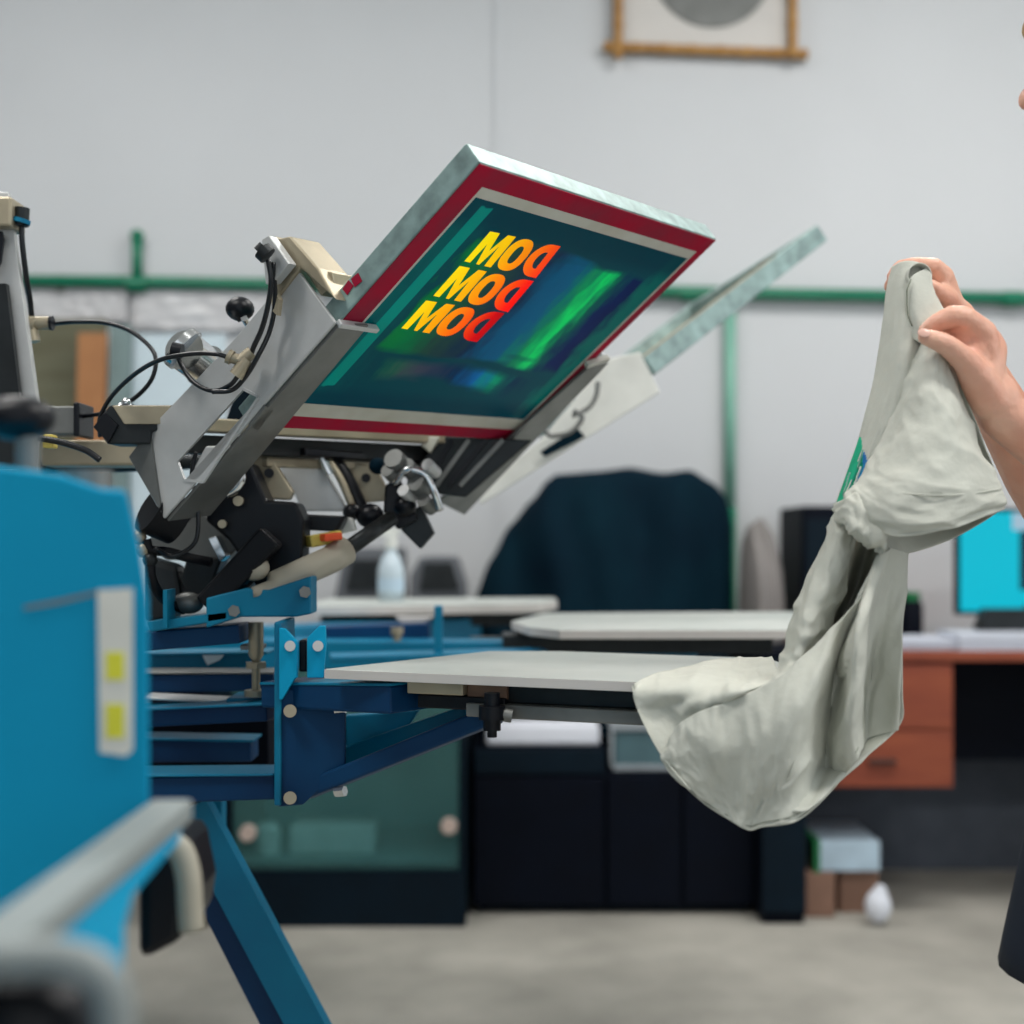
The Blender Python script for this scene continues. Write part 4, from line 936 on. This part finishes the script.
# apron of cloth lying over the platen edge
HM=[[(632,684,1.375),(664,673,1.42),(700,664,1.47),(740,659,1.50),(772,658,1.50)],
    [(634,696,1.350),(668,688,1.385),(705,679,1.42),(742,672,1.44),(776,668,1.44)],
    [(639,712,1.330),(674,706,1.350),(708,697,1.375),(744,688,1.39),(780,678,1.385)],
    [(648,733,1.315),(680,724,1.325),(712,711,1.340),(746,697,1.35),(784,680,1.345)],
    [(661,754,1.305),(690,737,1.31),(716,720,1.32),(748,702,1.325),(788,682,1.325)]]
put(bm,grid(HM,12,8),.0030,(3.2,1.6,1),41)
# main lower panel, in deep folds
MP=[[(661,753,1.302),(676,728,1.300),(700,712,1.296),(738,698,1.292),(783,675,1.290),(826,634,1.300),(858,596,1.315),(880,556,1.325),(890,548,1.345),(905,552,1.375)],
    [(661,756,1.302),(681,752,1.292),(706,748,1.282),(742,742,1.275),(775,722,1.262),(812,690,1.315),(838,655,1.325),(858,630,1.270),(876,605,1.350),(904,600,1.365)],
    [(664,762,1.302),(688,772,1.290),(716,778,1.278),(744,780,1.262),(772,772,1.255),(804,745,1.325),(830,710,1.320),(856,680,1.275),(868,660,1.360),(902,655,1.350)],
    [(670,771,1.302),(698,792,1.290),(724,800,1.276),(746,808,1.262),(765,803,1.250),(797,785,1.330),(824,762,1.315),(852,725,1.275),(864,705,1.362),(902,700,1.345)],
    [(682,783,1.302),(706,804,1.290),(728,818,1.276),(748,829,1.262),(762,826,1.250),(798,819,1.325),(831,790,1.305),(856,757,1.280),(863,742,1.360),(900,730,1.345)]]
for r_,k_,dd_ in ((2,4,-.006),(3,4,-.008),(4,4,-.008),(1,5,.008),(2,5,.016),(3,5,.018),(4,5,.014),(2,7,-.008),(3,7,-.010),(2,8,.01),(3,8,.01)):
    x_,y_,z_=MP[r_][k_]; MP[r_][k_]=(x_,y_,z_+dd_)
for r_,dz in ((1,.008),(2,.026),(3,.048),(4,.068)):
    MP[r_]=[(x,y,dd+dz*(0,.2,.7,1,1,.9,.7,.4,.1,0)[k]) for k,(x,y,dd) in enumerate(MP[r_])]
GM=grid(MP,9,14); vM=put(bm,GM,.0046,(8.5,1.7,1),51)
# back of the shirt hem behind the lower panel
BK=[[(884,548,1.385),(893,552,1.40),(905,553,1.38)],[(860,610,1.41),(882,620,1.42),(903,620,1.37)],[(835,680,1.41),(870,690,1.42),(902,690,1.35)],[(800,750,1.39),(838,742,1.39),(898,728,1.35)],[(770,812,1.34),(808,810,1.35),(838,780,1.33)]]
put(bm,grid(BK,10,10),.002,(3,1.5,1),61)
fab=obj('shirt_fabric',bm,'sage_cotton',shirt,smooth=True)
md=fab.modifiers.new('thick','SOLIDIFY'); md.thickness=.0011; md.offset=0
# hem bands and seams: raised stitched lines following the cloth
def seam(pts,r,m_='sage_cotton',name='seam',sm=True):
    return obj(name,tube(NB(),pts,r,6),m_,shirt,smooth=sm)
n=len(GM); mcol=len(GM[0])
seam([p+V((0,-.0014,0)) for p in GM[-1][2:-3]],.0011,name='bottom_hem')
seam([GM[int(n*.955)][i]+V((0,-.0022,0)) for i in range(2,mcol-1)],.0005,'stitch','hem_stitching')
ns_=len(GS)
seam([p+V((0,-.0014,0)) for p in GS[-1]],.0011,name='sleeve_hem')
seam([GS[int(ns_*.66)][i]+V((0,-.0030,-.001)) for i in range(8,len(GS[0])-1)],.0009,name='sleeve_seam')
seam([W(*p) for p in ((911,279,1.362),(907,290,1.362),(907,305,1.360),(908,316,1.358),(912,326,1.354))],.0007,'stitch','neck_stitching')
seam(cat([W(*p) for p in ((632,684,1.372),(639,712,1.327),(661,754,1.301),(690,790,1.286))],6),.0010,name='side_hem')
# print on the chest
def patch(name,m_,i0,i1,j0,j1,cut):
    b=NB(); g=[[GU[j][i]+V((-.0006,-.0032,0)) for i in range(i0,i1)] for j in range(j0,j1)]
    vs=[[b.verts.new(p) for p in r] for r in g]
    for j in range(len(vs)-1):
        for i in range(len(vs[0])-1):
            if cut(i/(len(vs[0])-1),j/(len(vs)-1)): b.faces.new((vs[j][i],vs[j][i+1],vs[j+1][i+1],vs[j+1][i]))
    o=obj(name,b,m_,shirt,smooth=True); o.modifiers.new('t','SOLIDIFY').thickness=.0003; return o
jt=len(GU); it=len(GU[0])
patch('shirt_print','print_green',0,int(it*.42),int(jt*.72),jt-1,lambda u,v:(u<.15+v*2.2) and (u+v*.9<1.6))
patch('shirt_print','print_blue',int(it*.26),int(it*.66),int(jt*.77),int(jt*.93),lambda u,v:(u<.1+v*2.2) and (u<1.35-v))
patch('shirt_print','print_navy',int(it*.44),int(it*.70),int(jt*.80),int(jt*.90),lambda u,v:(u<v*2) and (u<1.7-v*1.1) and u>.25)
for a0,a1,x0,x1 in ((.76,.84,.22,.27),(.83,.93,.34,.40),(.86,.95,.10,.16),(.85,.9,.52,.58)):
    b=NB(); pts=[GU[int(jt*(a0+(a1-a0)*k/8))][int(it*(x0+(x1-x0)*k/8))]+V((-.0008,-.0042,0)) for k in range(9)]; obj('print_stroke',tube(b,pts,.0012,6),'print_white' if x0>.3 else 'pipe_pale',shirt,smooth=True)
# ------------------------------------------------------------------ the person
def cap(bm,p1,r1,p2,r2,seg=14):
    p1=V(p1);p2=V(p2); n=max(2,int((p2-p1).length/max(min(r1,r2),.004)/.8)); pts=[p1.lerp(p2,i/n) for i in range(n+1)]; tube(bm,pts,[r1+(r2-r1)*i/n for i in range(n+1)],seg)
    ball(bm,p1,r1,14); ball(bm,p2,r2,14)
def chain(bm,pts):
    for a,c in zip(pts,pts[1:]): cap(bm,a[0],a[1],c[0],c[1])
def meld(name,bm,m_,parent,vox,sm=4,label=None):
    me=bpy.data.meshes.new('tmp'); bm.to_mesh(me); bm.free(); o=bpy.data.objects.new('tmp',me); COL.objects.link(o)
    md=o.modifiers.new('r','REMESH'); md.mode='VOXEL'; md.voxel_size=vox; md.use_smooth_shade=True
    md=o.modifiers.new('s','SMOOTH'); md.factor=.5; md.iterations=sm
    dg=bpy.context.evaluated_depsgraph_get(); dg.update(); me2=bpy.data.meshes.new_from_object(o.evaluated_get(dg)); bpy.data.objects.remove(o)
    b=NB(); b.from_mesh(me2); return obj(name,b,m_,parent,smooth=True,label=label)
per=thing('person','person in a navy apron and yellow trousers holding up the sage t-shirt with both hands','person',(.78,1.6,0))
sk=NB()
def w3(p): return W(p[0],p[1],p[2])
# near (left) hand
wr=w3((1001,414,1.365)); el=V((.655,1.40,1.065)); sh=V((.71,1.43,1.36))
chain(sk,[(sh,.048),(sh.lerp(el,.5),.046),(el,.038),(el.lerp(wr,.35),.038),(el.lerp(wr,.75),.0275),(wr,.0235),(w3((995,396,1.362)),.0235)])
knk=[(w3((983,334,1.345)),.0145),(w3((988,341,1.362)),.0145),(w3((990,352,1.380)),.0140),(w3((989,366,1.394)),.0125)]
for (k,r),cx_ in zip(knk,(0,6,10,12)): cap(sk,w3((988+cx_*.5,398,1.360+cx_*.0015)),.0165,k,r)
cap(sk,w3((984,370,1.355)),.020,w3((990,350,1.365)),.017)
chain(sk,[(knk[0][0],.0142),(w3((965,318,1.334)),.0118),(w3((953,316,1.332)),.0112),(w3((935,324,1.336)),.0096),(w3((925,332,1.342)),.0082)])
chain(sk,[(knk[1][0],.0142),(w3((960,322,1.350)),.0112),(w3((940,330,1.354)),.0096),(w3((930,340,1.360)),.0085)])
chain(sk,[(knk[2][0],.0140),(w3((968,334,1.385)),.0108),(w3((948,346,1.380)),.0092),(w3((944,358,1.372)),.0082)])
chain(sk,[(knk[3][0],.0122),(w3((974,352,1.402)),.0095),(w3((960,364,1.394)),.0082),(w3((960,376,1.386)),.0074)])
cap(sk,w3((976,352,1.345)),.0135,w3((959,334,1.345)),.0115)
# thumb
chain(sk,[(w3((988,398,1.352)),.0200),(w3((977,378,1.336)),.0170),(w3((966,361,1.326)),.0128),(w3((947,345,1.318)),.0104),(w3((936,340,1.318)),.0098),(w3((925,337,1.320)),.0080)])
# far (right) hand over the collar
wr2=w3((966,346,1.465)); el2=w3((1078,548,1.58)); sh2=V((.735,1.77,1.36))
chain(sk,[(sh2,.048),(sh2.lerp(el2,.5),.044),(el2,.036),(el2.lerp(wr2,.4),.036),(wr2,.023),(w3((956,318,1.450)),.0205)])
k2=[(w3((943,278,1.42)),.0115),(w3((945,283,1.435)),.0115),(w3((947,290,1.45)),.011),(w3((948,297,1.46)),.010)]
for (k,r) in k2: cap(sk,w3((955,320,1.45)),.0155,k,r)
cap(sk,w3((950,300,1.435)),.012,w3((955,318,1.45)),.016)
chain(sk,[(k2[0][0],.0125),(w3((934,267,1.408)),.0098),(w3((915,265,1.412)),.0090),(w3((900,268,1.418)),.0085),(w3((893,277,1.420)),.0074)])
chain(sk,[(k2[1][0],.0125),(w3((930,268,1.430)),.0098),(w3((908,268,1.432)),.0088),(w3((896,277,1.432)),.0080),(w3((890,287,1.430)),.0072)])
chain(sk,[(k2[2][0],.0120),(w3((934,272,1.450)),.0095),(w3((912,276,1.448)),.0085),(w3((898,288,1.442)),.0076)])
chain(sk,[(k2[3][0],.0105),(w3((940,284,1.466)),.0085),(w3((922,288,1.462)),.0075),(w3((910,298,1.454)),.0068)])
chain(sk,[(w3((953,312,1.44)),.014),(w3((948,300,1.415)),.0115),(w3((938,292,1.400)),.0095),(w3((930,286,1.396)),.0078)])
# head and trunk
hc=V((0.697,1.60,1.585))
ball(sk,hc+V((.012,0,.015)),.1,24,(.96,.76,1.08)); ball(sk,hc+V((-.035,0,-.045)),.07,20,(.85,.78,1.05)); ball(sk,hc+V((-.068,0,-.095)),.026,14)
cap(sk,hc+V((-.085,0,.01)),.011,hc+V((-.106,0,-.022)),.013)   # nose
for s_ in (-1,1):
    ball(sk,hc+V((.012,s_*.078,-.012)),.026,14,(.75,.35,1.15)); ball(sk,hc+V((-.075,s_*.030,.032)),.014,12,(.7,1.6,.5))
for dz in (-.052,-.063): cap(sk,hc+V((-.091,-.016,dz)),.006,hc+V((-.091,.016,dz)),.006)
chain(sk,[(hc+V((.02,0,-.06)),.056),(V((0.800,1.605,1.42)),.056)])
chain(sk,[(V((0.790,1.46,1.37)),.05),(V((0.800,1.605,1.385)),.075),(V((0.790,1.75,1.37)),.05)])
cap(sk,sh,.048,V((0.780,1.47,1.37)),.052); cap(sk,sh2,.048,V((0.780,1.74,1.37)),.052)
for y in (1.53,1.605,1.68): chain(sk,[(V((0.800,y,1.33)),.095),(V((0.800,y,1.10)),.080),(V((0.800,y,.92)),.095)])
feet=[]
for y in (1.515,1.695):
    chain(sk,[(V((0.800,y,.90)),.085),(V((0.795,y,.50)),.056),(V((0.805,y,.36)),.054),(V((0.810,y,.10)),.036)]); cap(sk,V((0.820,y,.055)),.034,V((0.650,y,.035)),.028)
meld('body',sk,'skin',per,.0034,5)
# nails
def nail(p,nrm,dirv,w_,l_,name='fingernail'):
    nrm=V(nrm).normalized(); dv=V(dirv); dv=(dv-nrm*dv.dot(nrm)).normalized(); sv=nrm.cross(dv); b=NB()
    ball(b,V(p),1,14,(l_,w_,.0012),Matrix((dv,sv,nrm)).transposed()); return obj(name,b,'nail',per,smooth=True)
nail(w3((924,333,1.3135)),(-.15,-1,.35),(-1,0,.25),.0048,.0062,'thumbnail')
nail(w3((889.5,279,1.413)),(-1,-.5,.1),(0,0,-1),.0032,.0045)
# eyes
for s_ in (-1,1):
    b=NB(); ball(b,hc+V((-.078,s_*.030,.008)),.0125,16); e=obj('eye',b,'eye_white',per,smooth=True)
    b=NB(); ball(b,hc+V((-.0875,s_*.030,.005)),.0055,12,(.7,1,1)); obj('iris',b,'iris',e,smooth=True)
b=NB(); 
for dz,r in ((-.052,.0055),(-.062,.006)): cap(b,hc+V((-.0955,-.014,dz)),r,hc+V((-.0955,.014,dz)),r,8)
obj('lips',b,'lips',per,smooth=True)
hb_=NB(); ball(hb_,hc+V((.022,0,.032)),.108,24,(1.0,.86,1.02)); ball(hb_,hc+V((.075,0,-.04)),.07,18,(.8,1.0,1.2))
ball(hb_,hc+V((-.060,-.008,.062)),.052,16,(1.05,1.2,.62)); ball(hb_,hc+V((-.02,-.068,.02)),.035,14,(1,.5,1.5)); ball(hb_,hc+V((-.02,.068,.02)),.035,14,(1,.5,1.5))
cap(hb_,hc+V((-.045,-.072,.035)),.018,hc+V((-.040,-.078,-.055)),.010)
meld('hair',hb_,'hair_blond',per,.006,3)
# clothes
c_=NB()
for y in (1.50,1.605,1.71): chain(c_,[(V((0.800,y,1.34)),.104),(V((0.800,y,1.10)),.096),(V((0.800,y,.90)),.108)])
chain(c_,[(V((0.800,1.605,1.40)),.085),(V((0.795,1.45,1.375)),.066),(sh,.062),(sh.lerp(el,.5),.060)]); chain(c_,[(V((0.800,1.605,1.40)),.085),(V((0.795,1.76,1.375)),.066),(sh2,.062),(sh2.lerp(el2,.5),.058)])
meld('t_shirt_worn',c_,'top_white',per,.008,4)
c_=NB()
for y in (1.515,1.695): chain(c_,[(V((0.800,y,.94)),.104),(V((0.800,y,.82)),.104),(V((0.795,y,.50)),.080),(V((0.810,y,.12)),.062)])
meld('trousers',c_,'trouser_yellow',per,.008,4)
for y in (1.515,1.695):
    c_=NB(); cap(c_,V((0.830,y,.050)),.045,V((0.640,y,.040)),.036); cap(c_,V((0.830,y,.05)),.044,V((0.820,y,.10)),.044)
    for v in c_.verts: v.co.z=max(v.co.z,.003)
    meld('shoe',c_,'shoe',per,.006,2)
# apron: curved sheet round the front, flaring to a pointed hem
b=NB(); NA,NZ=28,30; g=[]
for j in range(NZ+1):
    z=1.36-(1.36-.56)*j/NZ; row=[]
    half=(.40+.75*min(1,max(0,(1.30-z)/.25)))*1.25
    for i in range(NA+1):
        a=-half+2*half*i/NA; fl=max(0,(.95-z))*.22+.012*math.sin(i*.9+z*6)*max(0,(.95-z))*2
        rx,ry=.122+fl,.225+fl*.8; zz=z-.02*math.cos(a*3)*max(0,(.8-z))*2
        row.append(b.verts.new((.795-rx*math.cos(a),1.605-ry*math.sin(a),zz)))
    g.append(row)
for j in range(NZ):
    for i in range(NA): b.faces.new((g[j][i],g[j][i+1],g[j+1][i+1],g[j+1][i]))
o=obj('apron',b,'apron_navy',per,smooth=True); o.modifiers.new('t','SOLIDIFY').thickness=.003
b=NB(); tube(b,cat([(x_,y_,z_) for x_,y_,z_ in ((.68,1.53,1.35),(.74,1.53,1.45),(.86,1.56,1.47),(.88,1.605,1.47),(.86,1.65,1.47),(.74,1.68,1.45),(.68,1.68,1.35))],6),.008,8); obj('apron_strap',b,'apron_navy',per,smooth=True)
# ------------------------------------------------------------------ light and camera
w=bpy.data.worlds.new('World'); SC.world=w; w.use_nodes=True
w.node_tree.nodes['Background'].inputs[0].default_value=(.80,.90,1,1); w.node_tree.nodes['Background'].inputs[1].default_value=.38
def area(name,loc,rot,sx,sy,e,c=(1,1,1)):
    l=bpy.data.lights.new(name,'AREA'); l.shape='RECTANGLE'; l.size=sx; l.size_y=sy; l.energy=e; l.color=c
    o=bpy.data.objects.new(name,l); COL.objects.link(o); o.location=loc; o.rotation_euler=rot; return o
LP=[50,62,44,60]
for i,(x,y) in enumerate([(-1.4,.6),(1.4,.6),(-1.4,2.9),(1.4,2.9)]): area('lamp_light',(x,y,3.42),(0,0,0),1.2,.5,LP[i],(1,.97,.93))
# big daylight opening on the right, and the open gate behind the viewer
area('window_daylight',(3.9,1.2,1.9),(0,math.radians(90),0),2.2,4.0,48,(.86,.94,1))
area('gate_daylight',(.8,-3.2,2.0),(math.radians(90),0,0),5.0,2.6,38,(.95,.98,1))
cd=bpy.data.cameras.new('Camera'); cam=bpy.data.objects.new('Camera',cd); COL.objects.link(cam)
cam.location=(0,0,CZ); cam.rotation_euler=(math.radians(90),0,0); cd.sensor_width=36; cd.lens=F/1024*36; cd.shift_y=28/1024; cd.clip_start=.05
cd.dof.use_dof=True; cd.dof.focus_distance=1.48; cd.dof.aperture_fstop=2.9; cd.dof.aperture_blades=0
SC.camera=cam
SC.view_settings.view_transform='Standard'; SC.view_settings.look='None'; SC.view_settings.gamma=1; SC.view_settings.exposure=-.38; SC.view_settings.use_curve_mapping=False
